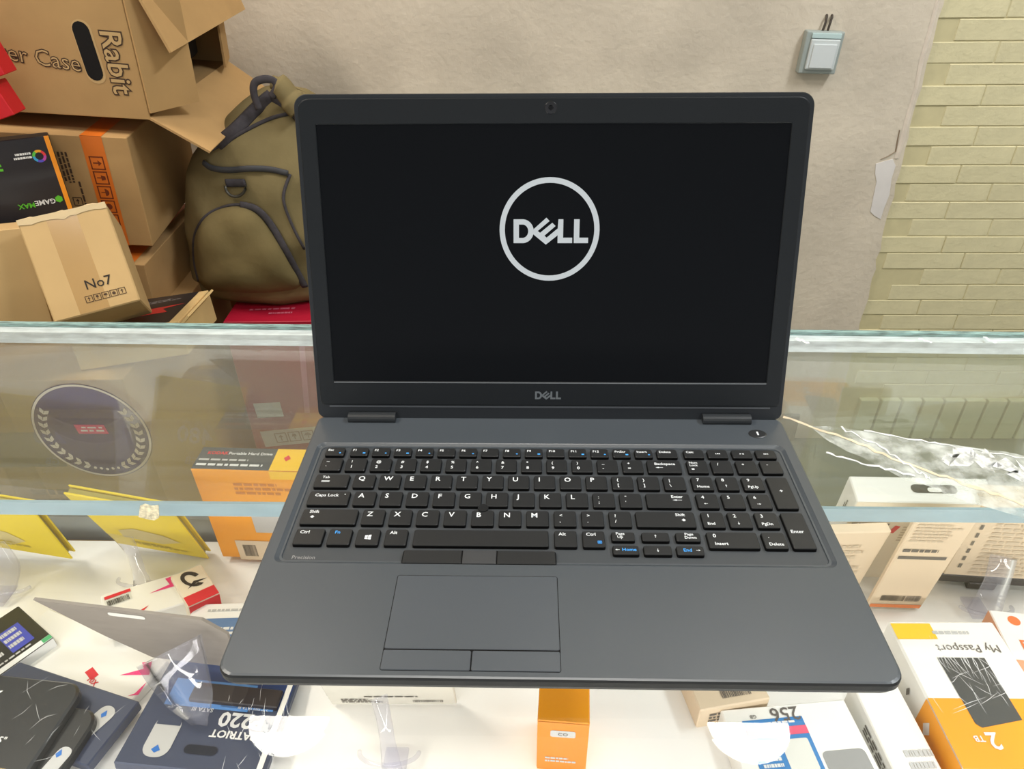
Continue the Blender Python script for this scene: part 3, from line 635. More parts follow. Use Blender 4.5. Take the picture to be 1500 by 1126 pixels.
dpoly(t, 'left', [[(-.006, 0), (0, -.010), (.006, 0), (0, .010)]], wht, 'diamond_print', 0, y/2-.05, .0, 1); dpoly(t, 'left', [[(-.003, 0), (0, -.006), (.003, 0), (0, .006)]], inkgrey, 'diamond_print', 0, -.012, .0, 1)
# small white box at the right picture edge
t = boxed('card_box', 'small white box with orange lettering at the right picture edge', 'box', (.4995, .2425, -.28), (.06, .06, .04), (0, 0, -.12), whitec)
x, y, z = del_d[t.name]
dtext(t, 'top', -x/2+.014, -.012, 'Fa', .016, mat('orange_ink', (236, 120, 60), .5), 0, .02, ax='LEFT'); dpoly(t, 'top', [[(.006*math.cos(k/16*2*PI), .006*math.sin(k/16*2*PI)) for k in range(16)]], mat('orange_ink', (1, 1, 1)), 'orange_dot', 0, -x/2+.020, .018)
drect(t, 'front', 0, 0, x-.001, z-.001, mat('peach_card', (236, 170, 130), .5), 'peach_side'); drect(t, 'left', 0, 0, y-.001, z-.001, mat('peach_card', (1, 1, 1)), 'peach_side')
# long white box beside it
t = boxed('white_box', 'long slim white box lying between the amber drive box and the 256 pack', 'box', (0.327, 0.133, -0.285), (0.0433, 0.1268, 0.03), (0, 0, 0.0605), whitec)
lines(t, 'left', .02, .0, .09, .012, 3, inkgrey, 0, seed=6); lines(t, 'top', .008, -.015, .026, .022, 2, silver, seed=2)
# ssd box marked 256
t = boxed('ssd_box', 'white box marked 256 with a blue sticker and grey drive picture', 'box', (0.2353, 0.1202, -0.2875), (0.1222, 0.1064, 0.025), (0, 0, 0.1084), whitec)
x, y, z = del_d[t.name]
dtext(t, 'top', -.002, .043, '256', .019, inkgrey, PI, .01); dtext(t, 'top', -.033, .043, 'GB', .005, inkgrey, PI, .01)
drect(t, 'top', -.016, .008, .058, .064, mat('blue_sticker', (58, 128, 190), .5), 'sticker'); drect(t, 'top', -.016, .027, .058, .008, mat('rose_strip', (226, 92, 120), .5), 'sticker_strip', 0, 1); drect(t, 'top', -.004, .004, .026, .030, mat('sticker_white', (1, 1, 1)), 'sticker_field', 0, 1, .002)
lines(t, 'top', -.032, .002, .020, .028, 5, wht, PI, 1); lines(t, 'top', -.016, .0355, .04, .004, 1, wht, PI, 1); drect(t, 'top', -.014, -.036, .052, .02, silver, 'foil', 0, 1)
drect(t, 'top', .036, -.022, .040, .054, mat('drive_grey', (150, 150, 148), .4), 'drive_picture', 0, 0, .005)
# upright orange box
t = boxed('orange_box', 'small upright orange box just in front of the laptop', 'box', (0.0169, 0.1422, -0.261), (0.0453, 0.0451, 0.078), (0, 0, -0.0647), mat('orange_body', (246, 160, 20), .45, .4))
x, y, z = del_d[t.name]
drect(t, 'front', 0, 0, x-.001, z-.001, mat('orange_front', (222, 134, 30), .5), 'front_print'); drect(t, 'front', .0, .022, .022, .010, silver, 'label', 0, 1, .002); dtext(t, 'front', 0, .022, 'CO', .006, inkgrey, 0, .01, 2); lines(t, 'front', 0, -.02, .03, .01, 2, silver)
t = boxed('beige_box', 'small beige box half hidden behind the front edge of the laptop', 'box', (0.1762, 0.2035, -0.285), (0.0712, 0.0699, 0.03), (0, 0, 0.1947), beige)
barcode(t, 'top', .005, -.02, .03, .015, inkgrey); lines(t, 'front', 0, 0, .05, .015, 3, inkgrey)
# leaning beige pack under the laptop front
t = boxed('card_pack', 'pale card pack leaning on a clear stand below the laptop front edge', 'pack', (-0.1481, 0.1688, -0.2466), (0.125, 0.004, 0.1016), (0.2716, 0.0035, 0.0197), mat('pale_back', (216, 212, 200), .65))
x, y, z = del_d[t.name]
lines(t, 'front', -.03, -z/2+.014, .04, .012, 3, inkgrey, seed=31); barcode(t, 'front', .035, -z/2+.012, .03, .006, inkgrey); lines(t, 'front', .004, -z/2+.026, .06, .004, 1, ink, 0, seed=5)
# blue blister card with drive, lettering upside down
t = boxed('ssd_card', 'dark blue drive card lettered P220 lying face up by the laptop corner', 'pack', (-0.3136, 0.1542, -0.2752), (0.1326, 0.118, 0.010), (-0.10, 0.10, -0.03), navyd)
x, y, z = del_d[t.name]
drect(t, 'top', .004, y/2-.026, x-.012, .050, navy, 'blue_field'); drect(t, 'top', -.01, y/2-.042, x*.6, .030, skyb, 'sky_field', 0, 1); drect(t, 'top', .028, y/2-.05, .05, .008, skyb, 'sky_field', 0, 1)
bx('drive', (.014, y/2-.042, z+.002), (.085, .02, .006), mat('black_tray', (1, 1, 1)), t, .001); drect(t, 'top', x/2-.006, 0, .005, y-.004, whitec, 'edge_strip', 0, 1)
dtext(t, 'top', .028, -.008, 'P220', .021, wht, PI, .03, 2); dtext(t, 'top', .026, -.023, 'PATRIOT', .0105, wht, PI, .03, 2); dtext(t, 'top', -.012, .000, 'SATA III', .006, wht, PI, .01, 2); dtext(t, 'top', -.040, .001, '2.5"', .006, wht, PI, .01, 2); dtext(t, 'top', .034, .006, '2.5" SSD SATA III', .004, wht, PI, .01, 2)
dtext(t, 'top', .002, y/2-.016, '256', .0145, wht, PI, .02, 2); drect(t, 'top', -.036, -.03, .024, .042, silver, 'tag', .0, 1, .010); drect(t, 'top', -.036, -.014, .022, .010, navyd, 'tag_band', 0, 2); dpoly(t, 'top', [[(-.004, -.001), (0, .004), (.004, -.001), (0, -.004)]], mat('tag_blue', (40, 110, 190), .5), 'tag_star', 0, -.036, -.043, 2)
drect(t, 'top', .003, -.040, .030, .009, mat('hang_hole', (24, 30, 44), .8), 'hang_hole', 0, 1, .0044)
# blue card with tags, black cards on top
t = boxed('ssd_card', 'slate blue drive card with white tags under the black cards at the left', 'pack', (-0.4842, 0.1594, -0.282), (0.1683, 0.0665, 0.012), (0, 0, -0.2844), navyd)
x, y, z = del_d[t.name]
drect(t, 'top', x/2-.025, -.002, .018, .046, silver, 'tag', -.25, 1, .008); dpoly(t, 'top', [[(-.003, -.001), (0, .004), (.003, -.001), (0, -.004)]], mat('tag_blue', (1, 1, 1)), 'tag_star', 0, x/2-.022, .012, 2)
def blackcard(lab, dx, dy, dz, tilt):
    w, h = .128, .100; c = Vector((-0.512+dx, 0.130+dy, -.2705+dz))
    t = thing('drive_case', lab, 'case', c-Vector((0, 0, .005)), (0, 0, tilt), 'black drive cases'); del_d[t.name] = (w, h, .009)
    V, F = loft([[(a, b, 0) for a, b in rr(w, h, .016, 6)], [(a, b, .007) for a, b in rr(w, h, .016, 6)], [(a, b, .009) for a, b in rr(w-.004, h-.004, .015, 6)]])
    me('body', V, F, mat('black_case', (44, 46, 48), .3, .5), t); return t
t = blackcard('lower black drive case sticking out from under another at the left', .022, -.020, .000, -.12)
drect(t, 'top', .052, -.012, .014, .05, silver, 'tag', -.2, 0, .006); dpoly(t, 'top', [[(-.003, -.001), (0, .004), (.003, -.001), (0, -.004)]], mat('tag_blue', (1, 1, 1)), 'tag_star', 0, .052, .006, 1)
t = blackcard('topmost black drive case marked 2.5 at the bottom left corner', 0, 0, .0095, -.095)
dtext(t, 'top', .02, -.012, '2.5"', .009, wht, 0, .01); dtext(t, 'top', .010, -.026, 'SATA III', .008, silver, 0, .0); drect(t, 'top', -.0, -.042, .09, .013, mat('gold_label', (206, 176, 120), .5), 'gold_label'); dpoly(t, 'top', [[(-.008, 0), (.008, .004), (.005, -.002)], [(-.012, -.036), (.006, -.028), (.002, -.034)]], wht, 'white_marks', 0, -.018, .03)
# small black box with blue label
t = boxed('ssd_box', 'black drive box with a blue picture at the left picture edge', 'box', (-0.5658, 0.2331, -0.285), (0.0612, 0.0743, 0.02), (0, 0, .992), mat('black_gloss', (34, 36, 34), .3, .5))
x, y, z = del_d[t.name]
drect(t, 'top', .008, -.004, .022, .036, mat('blue_print', (60, 70, 170), .4), 'blue_print', 0, 0); lines(t, 'top', .008, -.002, .020, .030, 3, silver, 0, 1, seed=9); lines(t, 'top', -.016, -.004, .016, .03, 3, silver, 0, 1, seed=4)
drect(t, 'top', 0, -y/2+.0035, x-.001, .007, wht, 'white_strip'); drect(t, 'front', 0, 0, x-.001, z-.001, wht, 'white_side'); drect(t, 'top', x/2-.005, -y/2+.0035, .009, .006, mat('green_tab', (70, 170, 110), .5), 'green_tab', 0, 1); lines(t, 'top', -.0, -y/2+.011, .05, .004, 1, silver, 0, 1, seed=7)
# white and pink pack
t = boxed('flash_pack', 'white pack with pink arrows lying under the grey card', 'pack', (-0.4836, 0.2255, -0.294), (0.1753, 0.0604, 0.012), (0, 0, -0.3768), whitec)
dpoly(t, 'top', [[(-.016, -.003), (.006, .002), (.002, .010), (.012, .010), (.014, -.006), (-.004, -.004)], [(.0, -.028), (.006, -.026), (.014, -.014), (.010, -.028)]], pink, 'pink_arrow', .5, .067, .008); drect(t, 'top', .026, -.012, .014, .008, redink, 'red_print', -.3); dtext(t, 'top', .034, -.018, '10X', .008, redink, -.2, .02)
# tilted white-red pack and its neighbour
t = boxed('flash_pack', 'white pack with a barcode label and pink arrow behind the grey card', 'pack', (-0.4342, 0.285, -0.277), (0.0926, 0.053, 0.02), (-0.0683, 0.12, 0.55), whitec)
drect(t, 'top', -.030, .012, .026, .016, mat('sticker_white', (1, 1, 1)), 'label', .1); barcode(t, 'top', -.030, .009, .022, .009, ink, .1, 2); drect(t, 'top', -.030, .019, .026, .005, redink, 'label_band', .1, 2)
dpoly(t, 'top', [[(-.016, -.003), (.006, .0), (.004, .012), (.012, .012), (.012, -.006)]], pink, 'pink_arrow', .1, .016, .010)
dpoly(t, 'top', [[(-.016, -.003), (.008, .004), (-.004, -.006)]], redink, 'red_arrow', .1, -.01, -.018)
t = boxed('flash_box', 'cream and red box with a bold black swirl beside the white flash pack', 'box', (-0.3893, 0.300, -0.279), (0.034, 0.0588, 0.03), (-0.0466, 0.10, 0.72), cream)
x, y, z = del_d[t.name]
drect(t, 'front', 0, 0, x-.001, z-.002, redink, 'red_end'); drect(t, 'top', 0, -y/2+.008, x-.001, .016, redink, 'red_band')
dpoly(t, 'top', [[(.010*math.cos(a/14*5)+.002*a/14, .016*math.sin(a/14*5)) for a in range(15)]+[(.005*math.cos(a/14*5), .010*math.sin(a/14*5)) for a in range(14, -1, -1)], [(-.012, -.01), (.0, -.004), (.012, -.012), (.0, -.009)]], ink, 'swirl', .3, 0, .010)
t = boxed('white_blue_box', 'white box with a blue face and white lettering half under the laptop', 'box', (-0.3374, 0.2569, -0.285), (0.0865, 0.0501, 0.03), (0, 0, 0.0512), whitec)
x, y, z = del_d[t.name]
drect(t, 'top', 0, -.010, x-.001, y-.021, mat('steel_blue', (90, 124, 168), .5), 'blue_field'); lines(t, 'top', .01, -.012, .05, .012, 2, wht, 0, seed=8); lines(t, 'top', .0, y/2-.010, .05, .005, 1, silver, 0, seed=4)
# leaning grey card back with hang slot and clipped corner
t = thing('hang_card', 'plain grey card back with a hang slot leaning towards the camera', 'card', (-.390, .204, -.256), (.10, .06, -.08)); del_d[t.name] = (.18, .003, .082)
pts = [(-.092, .082), (.070, .082), (.090, .062), (.090, .0), (.0, .0), (-.04, .032)]
n = len(pts); V = [(a, -.0015, b) for a, b in pts]+[(a, .0015, b) for a, b in pts]
me('card', V, [tuple(range(n)), tuple(range(2*n-1, n-1, -1))]+[((i+1) % n, i, n+i, n+(i+1) % n) for i in range(n)], greyc, t)
dpoly(t, 'front', [rr(.036, .0055, .0026)], whitec, 'hang_slot', 0, -.004, .033)
# clear plastic stands
acry = clear('clear_acrylic', (.95, .95, .975), 1.5, .08, (222, 222, 236), .03)
def stand(lab, pts, ws, th=.003):
    P = smoothpath(pts, 6); base = Vector(P[-1]); t = thing('display_stand', lab, 'stand', (base.x, base.y, -.2995), group='clear plastic stands'); b_ = -Vector(t.location)
    W = [ws[0]+(ws[-1]-ws[0])*i/(len(P)-1) if len(ws) == 2 else ws[min(len(ws)-1, i//6)]*(1-(i % 6)/6)+ws[min(len(ws)-1, i//6+1)]*((i % 6)/6) for i in range(len(P))]
    L = []
    for i, p in enumerate(P):
        tn = (P[min(i+1, len(P)-1)]-P[max(i-1, 0)]).normalized(); sd_ = (Vector((1, 0, 0))-tn*tn.x).normalized(); nn = sd_.cross(tn).normalized()
        L.append([tuple(p+b_+sd_*a*W[i]/2+nn*c_*th) for a, c_ in ((-1, -.2), (-.8, .4), (0, .7), (.8, .4), (1, -.2), (0, .1))])
    V, F = loft(L); me('easel', V, F, acry, t, True)
    q_ = P[len(P)//2]; tube('lip', [tuple(Vector((q_.x+.028*math.cos(a/12*PI), q_.y-.002-.016*math.sin(a/12*PI), -.292+.006*math.sin(a/12*PI)))+b_) for a in range(13)], .0022, acry, t, 8)
    bx('foot', (0, .012, .002), (.022, .03, .003), acry, t, .001)
    return t
stand('clear stand by the laptop corner in front of the grey card', [atz(248, 952, -.20), atz(262, 985, -.215), atz(280, 1025, -.235), atz(288, 1052, -.25), atz(292, 1062, -.262)], (.066, .058, .044, .022, .014))
stand('clear stand behind the flash packs between the yellow packs', [atz(165, 770, -.24), atz(190, 800, -.25), atz(205, 840, -.275), atz(212, 872, -.292)], (.02, .016, .016, .03))
stand('clear stand under the pale pack in front of the laptop', [atz(555, 1020, -.24), atz(562, 1050, -.25), atz(568, 1085, -.265), atz(575, 1130, -.29)], (.016, .014, .014, .02))
stand('clear stand at the right edge in front of the wide beige pack', [atz(1470, 815, -.23), atz(1462, 845, -.25), atz(1450, 875, -.275), atz(1440, 898, -.292)], (.03, .03, .034, .04))
stand('clear stand carrying the leftmost yellow pack', [atz(-10, 800, -.25), atz(5, 830, -.27), atz(0, 860, -.285), atz(-10, 880, -.292)], (.03, .04, .04, .03))

# ------------------------------------------------------------------ laptop
lp = thing('laptop', 'black laptop standing open on the glass counter with a round white logo on screen', 'laptop', (0, 0, 0))
shell = mat('laptop_shell', (71, 77, 83), .30, .8, bump=.03, bscale=1500)
deckm = mat('keyboard_deck', (65, 69, 73), .42, .5, bump=.03, bscale=1500)
keym = mat('key_black', (36, 37, 38), .42, .45, bump=.02, bscale=1500)
darkgap = mat('gap_black', (10, 10, 11), .7, .2); bezm = mat('bezel_black', (25, 28, 31), .42, .26, bump=.03, bscale=1800)
W, D, ZT = .376, .2385, .0185
def l3(w, h, r, z, cy, n=6): return [(a, b+cy, z) for a, b in rr(w, h, r, n)]
CYB = D/2
rad = (.010, .006, .006, .010)
loops = [l3(W-.016, D-.014, rad, .0055, CYB), l3(W-.004, D-.003, rad, .0085, CYB), l3(W, D, rad, .0125, CYB), l3(W, D, rad, .0165, CYB), l3(W-.0012, D-.0012, rad, .0180, CYB), l3(W-.0034, D-.0034, rad, ZT, CYB)]
KX0, KX1, KY0, KY1 = -.1800, .1800, .0810, .2040
kc, kcx, kw, kh = (KY0+KY1)/2, 0, KX1-KX0, KY1-KY0
loops += [l3(kw, kh, .006, ZT, kc), l3(kw-.001, kh-.001, .006, ZT-.0004, kc), l3(kw-.005, kh-.005, .005, ZT-.0016, kc), l3(kw-.0075, kh-.0075, .0045, ZT-.0016, kc), l3(kw-.0085, kh-.0085, .004, ZT-.0024, kc)]
V, F = loft(loops[4:], False, False); base = me('base', V, F, shell, lp)
V, F = loft(loops[:5], True, False); me('bottom_cover', V, F, mat('shaded_bottom', (30, 31, 32), .6, .3), lp)  # underside and side walls darkened, shade put into the colour
V, F = loft([l3(kw-.0085, kh-.0085, .004, ZT-.0024, kc), l3(kw-.0087, kh-.0087, .004, ZT-.00239, kc)], False, True); me('keyboard_deck', V, F, deckm, lp)
for sx in (-.15, .15):
    for sy in (.025, .215): bx('rubber_foot', (sx, sy, .0033), (.04, .012, .0062), darkgap, lp, .001)
# keys
ZK = ZT-.0024
legw = mat('legend_white', (220, 224, 226), .6, emit=.15); legb = mat('legend_blue', (62, 150, 224), .6, emit=.25)  # slight emission added so the printed legends read brighter
def key(x0, x1, y0, y1, items):
    x0, x1, y0, y1 = [v/1000 for v in (x0, x1, y0, y1)]
    w, h, cx, cy = x1-x0, y1-y0, (x0+x1)/2, (y0+y1)/2
    V, F = loft([[(a, b, 0) for a, b in rr(w-.0002, h-.0002, .0014, 3)], [(a, b,   .0023) for a, b in rr(w-.0006, h-.0006, .0013, 3)], [(a, b, .0027) for a, b in rr(w-.0014, h-.0014, .0011, 3)]])
    k = me('key', V, F, [keym, darkgap], lp, loc=(cx, cy, ZK)); k.data.polygons.foreach_set('material_index', [1]*16+[0]*(len(F)-16))  # black side faces paint in the shadow around each key
    V = []; F = []; MI = []
    for it in items:
        col = it.get('c', 0); u, v = it['u']*w/2, it['v']*h/2
        if 't' in it:
            tv, tf = textmesh(it['t'], it['s']*1.1, .016, it.get('ax', 'LEFT')); i = len(V)
            V += [(p.x+u, p.y+v, .00278) for p in tv]; F += [tuple(i+j for j in f) for f in tf]; MI += [col]*len(tf)
        else:
            for P in it['p']:
                i = len(V); V += [(a*.001+u, b*.001+v, .00278) for a, b in P]; F.append(tuple(range(i, i+len(P)))); MI.append(col)
    if V:
        g = me('legend', V, F, [legw, legb], k)
        g.data.polygons.foreach_set('material_index', MI)
    return k
def T(s, u, v, sz=.0036, c=0, ax='LEFT'): return dict(t=s, u=u, v=v, s=sz, c=c, ax=ax)
def PL(p, u, v, c=0): return dict(p=p, u=u, v=v, c=c)
AR = lambda dx, dy, L=2.2: [[(-.18*abs(dy)-dx*L*.5, -.18*abs(dx)-dy*L*.5), (.18*abs(dy)+(dx*L*.5 if dx else 0), -.18*abs(dx)-(dy*L*.5 if dy else 0)), (.18*abs(dy)+dx*L*.5, .18*abs(dx)+dy*L*.5), (-.18*abs(dy)-(dx*L*.5 if dx else 0), .18*abs(dx)+(dy*L*.5 if dy else 0))],
                            [(dx*L*.8, dy*L*.8), (dx*L*.2-dy*.75, dy*L*.2+dx*.75), (dx*L*.2+dy*.75, dy*L*.2-dx*.75)]]
SQ = [[(-1, -.7), (1, -.7), (1, .7), (-1, .7)]]
fr_ = (187.6, 197.6)
xs = [-171.8]+[-152.6+16.7*i for i in range(15)]
fl = ['Esc']+['F%d' % i for i in range(1, 13)]+['PrtScr', 'Insert', 'Delete']
for i, (x, s) in enumerate(zip(xs, fl)):
    w_ = 15 if i in (0, 15) else 14.0
    it = [T(s, -.75, .12, .0030)]
    if i in (0, 1, 2, 3, 4, 6, 8, 9, 11, 12, 13, 14): it.append(PL(SQ if i % 2 else [[(-.9, 0), (0, .8), (.9, 0), (0, -.8)]], .55, -.35, 1))
    key(x, x+w_+(1.0 if i == 15 else 0), *fr_, it)
NX = [(101.7, 117.2), (119.6, 135.3), (138, 153.5), (156, 171.5)]
TRI = lambda d, x: [(x-.7*d, .8), (x+.7*d, 0), (x-.7*d, -.8)]
BAR = lambda x: [(x-.2, -.8), (x+.2, -.8), (x+.2, .8), (x-.2, .8)]
nl = [[T('Calc', -.75, .12, .0030)], [PL([BAR(-1.4), TRI(-1, -.3), TRI(-1, 1)], 0, 0)], [PL([TRI(1, -1), BAR(.4), BAR(1.2)], 0, 0)], [PL([TRI(1, -1), TRI(1, .3), BAR(1.4)], 0, 0)]]
for (a, b), it in zip(NX, nl): key(a, b, *fr_, it)
rN = (170.3, 184.9); x = -172.1; key(-172.1, -155.8, *rN, [T('~', -.5, .25), T('`', -.5, -.6)])
for i, (a, b) in enumerate(zip('!@#$%^&*()_+', '1234567890-=')):
    x0_ = -153.2+18.8*i; key(x0_, x0_+15.8, *rN, [T(a, -.5, .25, .0034), T(b, -.5, -.55, .0038)])
key(72, 97.4, *rN, [T('Backspace', -.55, .2, .0034), PL(AR(-1, 0, 4.2), -.25, -.2)])
for (a, b), it in zip(NX, ([T('Num', -.75, .45, .0028), T('Lock', -.75, .05, .0028), PL(SQ, -.5, -.4)], [T('/', -.4, .2)], [T('*', -.4, .1)], [T('-', -.4, .2)])): key(a, b, *rN, it)
rQ = (152, 166.5); key(-171.9, -146.8, *rQ, [T('Tab', -.6, .35, .0032), PL([[(-3, -.2), (3, -.2), (3, .3), (-3, .3)], [(-3, -1.2), (3, -1.2), (3, -.7), (-3, -.7)]], -.35, -.05)])
for i, c in enumerate('QWERTYUIOP'): key(-143.5+18.75*i, -143.5+18.75*i+15.9, *rQ, [T(c, -.58, .08, .0056)])
for i, (a, b) in enumerate((('{', '['), ('}', ']'), ('|', '\\'))): key(44.0+18.75*i, 44.0+18.75*i+15.9, *rQ, [T(a, -.5, .2, .0036), T(b, -.5, -.55, .0036)])
rA = (133.6, 148.4); key(-172.1, -142.7, *rA, [T('Caps Lock', -.7, .2, .0036), PL([[(.5*math.cos(k/8*2*PI), .5*math.sin(k/8*2*PI)) for k in range(8)]], .75, .5)])
for i, c in enumerate('ASDFGHJKL'): key(-139.8+18.76*i, -139.8+18.76*i+15.9, *rA, [T(c, -.58, .08, .0056)])
for i, (a, b) in enumerate(((':', ';'), ('"', "'"))): key(29.0+18.76*i, 29.0+18.76*i+15.9, *rA, [T(a, -.5, .2, .0036), T(b, -.5, -.5, .0036)])
key(66.5, 97.6, *rA, [T('Enter', .15, .35, .0034), PL(AR(-1, 0, 5), .45, .05)])
SH = [[(-1.6, -.2), (0, 1.4), (1.6, -.2), (.8, -.2), (.8, -1), (-.8, -1), (-.8, -.2)]]
rZ = (115, 130.1); key(-172.1, -133.3, *rZ, [T('Shift', -.75, .45, .0034), PL(SH, -.6, -.05)])
for i, c in enumerate('ZXCVBNM'): key(-130.3+18.78*i, -130.3+18.78*i+15.8, *rZ, [T(c, -.58, .08, .0056)])
for i, (a, b) in enumerate((('<', ','), ('>', '.'), ('?', '/'))): key(1.2+18.78*i, 1.2+18.78*i+15.6, *rZ, [T(a, -.5, .2, .0034), T(b, -.5, -.5, .0036)])
key(57, 97.5, *rZ, [T('Shift', .35, .4, .0034), PL(SH, .6, -.1)])
rB = (96.4, 111.4)
WIN = [[(-2, -1.6), (-.15, -1.85), (-.15, -.1), (-2, -.1)], [(.15, -1.9), (2.2, -2.2), (2.2, -.1), (.15, -.1)], [(-2, .15), (-.15, .15), (-.15, 1.85), (-2, 1.6)], [(.15, .15), (2.2, .15), (2.2, 2.2), (.15, 1.9)]]
key(-171.8, -152.2, *rB, [T('Ctrl', -.7, .35, .0036)]); key(-149.4, -133.6, *rB, [T('Fn', -.5, .35, .0036, 1)]); key(-130.4, -114.7, *rB, [PL(WIN, .0, -.05)]); key(-111.4, -96.1, *rB, [T('Alt', -.6, .35, .0036)])
key(-92.4, -2.4, *rB, []); key(1, 16.3, *rB, [T('Alt', -.6, .35, .0036)])
key(19.6, 34.7, *rB, [T('Ctrl', -.65, .35, .0036), PL([[(-1.4, -1.2), (1.4, -1.2), (1.4, -.8), (-1.4, -.8)], [(-1.4, .8), (1.4, .8), (1.4, 1.2), (-1.4, 1.2)], [(-1.4, -1.2), (-1, -1.2), (-1, 1.2), (-1.4, 1.2)], [(1, -1.2), (1.4, -1.2), (1.4, 1.2), (1, 1.2)], [(-.6, -.5), (.6, -.5), (.6, .5), (-.6, .5)]], .5, -.4, 1)])
hu, hd = (102.2, 110.6), (90.2, 98.8)
key(38.8, 54.6, *hu, [T('Page', -.6, .3, .0029), T('Up', -.5, -.4, .0029)]); key(58.8, 77.3, *hu, [PL(AR(0, 1), 0, 0)]); key(81.2, 97.8, *hu, [T('Page', -.25, .3, .0029), T('Down', -.3, -.4, .0029)])
key(38.6, 56.0, *hd, [PL(AR(-1, 0), -.6, 0), T('Home', -.3, -.25, .0034, 1)]); key(58.6, 77.2, *hd, [PL(AR(0, -1), 0, 0)]); key(79.8, 97.8, *hd, [T('End', -.5, -.25, .0034, 1), PL(AR(1, 0), .55, 0)])
for (a, b), (d_, s_) in zip(NX[:3], (('7', 'Home'), ('8', None), ('9', 'PgUp'))): key(a, b, *rQ, [T(d_, -.5, .3, .0038)]+([T(s_, -.6, -.65, .0032)] if s_ else [PL(AR(0, 1), -.2, -.4)]))
for (a, b), (d_, s_) in zip(NX[:3], (('4', (-1, 0)), ('5', None), ('6', (1, 0)))): key(a, b, *rA, [T(d_, -.5, .3, .0038)]+([PL(AR(*s_), -.2, -.4)] if s_ else []))
for (a, b), (d_, s_) in zip(NX[:3], (('1', 'End'), ('2', None), ('3', 'PgDn'))): key(a, b, *rZ, [T(d_, -.5, .3, .0038)]+([T(s_, -.6, -.65, .0032)] if s_ else [PL(AR(0, -1), -.2, -.4)]))
key(NX[3][0], NX[3][1], rA[0], rQ[1], [T('+', -.2, 0, .0042)]); key(NX[3][0], NX[3][1], rB[0], rZ[1], [T('Enter', -.7, -.15, .0036)])
key(101.7, 135.3, *rB, [T('0', -.75, .3, .004), T('Insert', -.75, -.6, .0034)]); key(138, 153.5, *rB, [T('.', -.5, .3, .004), T('Delete', -.6, -.6, .0032)])
# pointing stick
V, F = loft([[(math.cos(k/20*2*PI)*r_, math.sin(k/20*2*PI)*r_, z_) for k in range(20)] for r_, z_ in ((.0032, 0), (.0036, .0024), (.0038, .003), (.0036, .0034), (.0028, .0031), (.0012, .003))])
me('pointing_stick', V, F, mat('stick_rubber', (30, 31, 32), .8, .2), lp, loc=(-.0474, .1316, ZK))
# stick buttons, touchpad and its buttons
def plate(name, x0, x1, y0, y1, z, h, m, r_=.001, par=lp, front=None):
    x0, x1, y0, y1 = [v/1000 for v in (x0, x1, y0, y1)]; cx, cy = (x0+x1)/2, (y0+y1)/2
    V, F = loft([[(a, b, 0) for a, b in rr(x1-x0, y1-y0, r_, 3)], [(a, b, h-.0003) for a, b in rr(x1-x0, y1-y0, r_, 3)], [(a, b, h) for a, b in rr(x1-x0-.0006, y1-y0-.0006, r_, 3)]])
    return me(name, V, F, m, par, loc=(cx, cy, z))
plate('button_gap', -97.2, 2.0, 80.9, 93.0, ZK-.0001, .0024, darkgap, .002)
for a, b, m_ in ((-96.6, -59.0, keym), (-58.3, -36.6, mat('middle_button', (62, 63, 65), .42, .5)), (-35.9, 1.4, keym)):
    o = plate('stick_button', a, b, 81.4, 92.5, ZK, .0030, m_, .0008)
plate('touchpad_gap', -98.0, 2.4, 4.4, 72.0, ZT-.0006, .00072, darkgap, .0015)
padm = mat('pad_surface', (73, 79, 86), .30, .8, bump=.02, bscale=1500)
plate('touchpad', -97.5, 1.9, 18.4, 71.5, ZT-.0004, .00075, padm, .001)
plate('touchpad_button', -97.5, -48.0, 4.9, 17.6, ZT-.0004, .0009, padm, .001); plate('touchpad_button', -47.3, 1.9, 4.9, 17.6, ZT-.0004, .0009, padm, .001)
# power button and name print
V, F = loft([[(math.cos(k/28*2*PI)*r_*1.35, math.sin(k/28*2*PI)*r_, z_) for k in range(28)] for r_, z_ in ((.0052, 0), (.0052, .0004), (.0045, .0007))])
pb = me('power_button', V, F, mat('power_black', (40, 41, 43), .35, .5), lp, loc=(.164, .2175, ZT-.0001)); bx('power_light', (0, 0, .0008), (.0013, .0042, .0003), legw, pb)
tv, tf = textmesh('Precision', .0042, .01); me('model_print', [(p.x-.1695, p.y+.0862, ZT-.0021) for p in tv], tf, mat('print_grey', (150, 150, 150), .5), lp)
# lid
LA, LY, LZ = .312999, .237492, .022446
lid = thing_lid = None
TH = .0085; LT = .24266; LB = -.0045
cy_ = (LT+LB)/2; hh = LT-LB; rl = (.006, .0095, .0095, .006)
def lz(w, h, r_, y, cz): return [(a, y, b+cz) for a, b in rr(w, h, r_, 8)]
loops = [lz(W-.010, hh-.010, rl, TH, cy_), lz(W-.002, hh-.002, rl, TH-.002, cy_), lz(W, hh, rl, TH-.004, cy_), lz(W, hh, rl, .0010, cy_), lz(W-.001, hh-.001, rl, .0000, cy_), lz(W-.004, hh-.004, rl, .0000, cy_)]
V, F = loft(loops); lid = me('lid', V, F, mat('lid_shell', (34, 37, 41), .42, .35), lp, loc=(0, LY, LZ), rot=(-LA, 0, 0))
SB, SH_, SW = .0272, .1945, .3452
b0, b1 = .0072, LT-.003
bc, bh = (b0+b1)/2, b1-b0; sc_ = SB+SH_/2
rz = (.003, .008, .008, .003)
loops = [lz(W-.0062, bh, rz, -.00005, bc), lz(W-.0068, bh-.0006, rz, -.0009, bc), lz(W-.0078, bh-.0016, rz, -.0012, bc), lz(SW+.0012, SH_+.0012, .0008, -.0012, sc_), lz(SW, SH_, .0006, -.0008, sc_), lz(SW, SH_, .0006, -.0001, sc_)]
V, F = loft(loops, False, False); me('bezel', V, F, bezm, lid)
scrm = mat('screen_panel', (6, 7, 9), .36, .10, emit=.8)
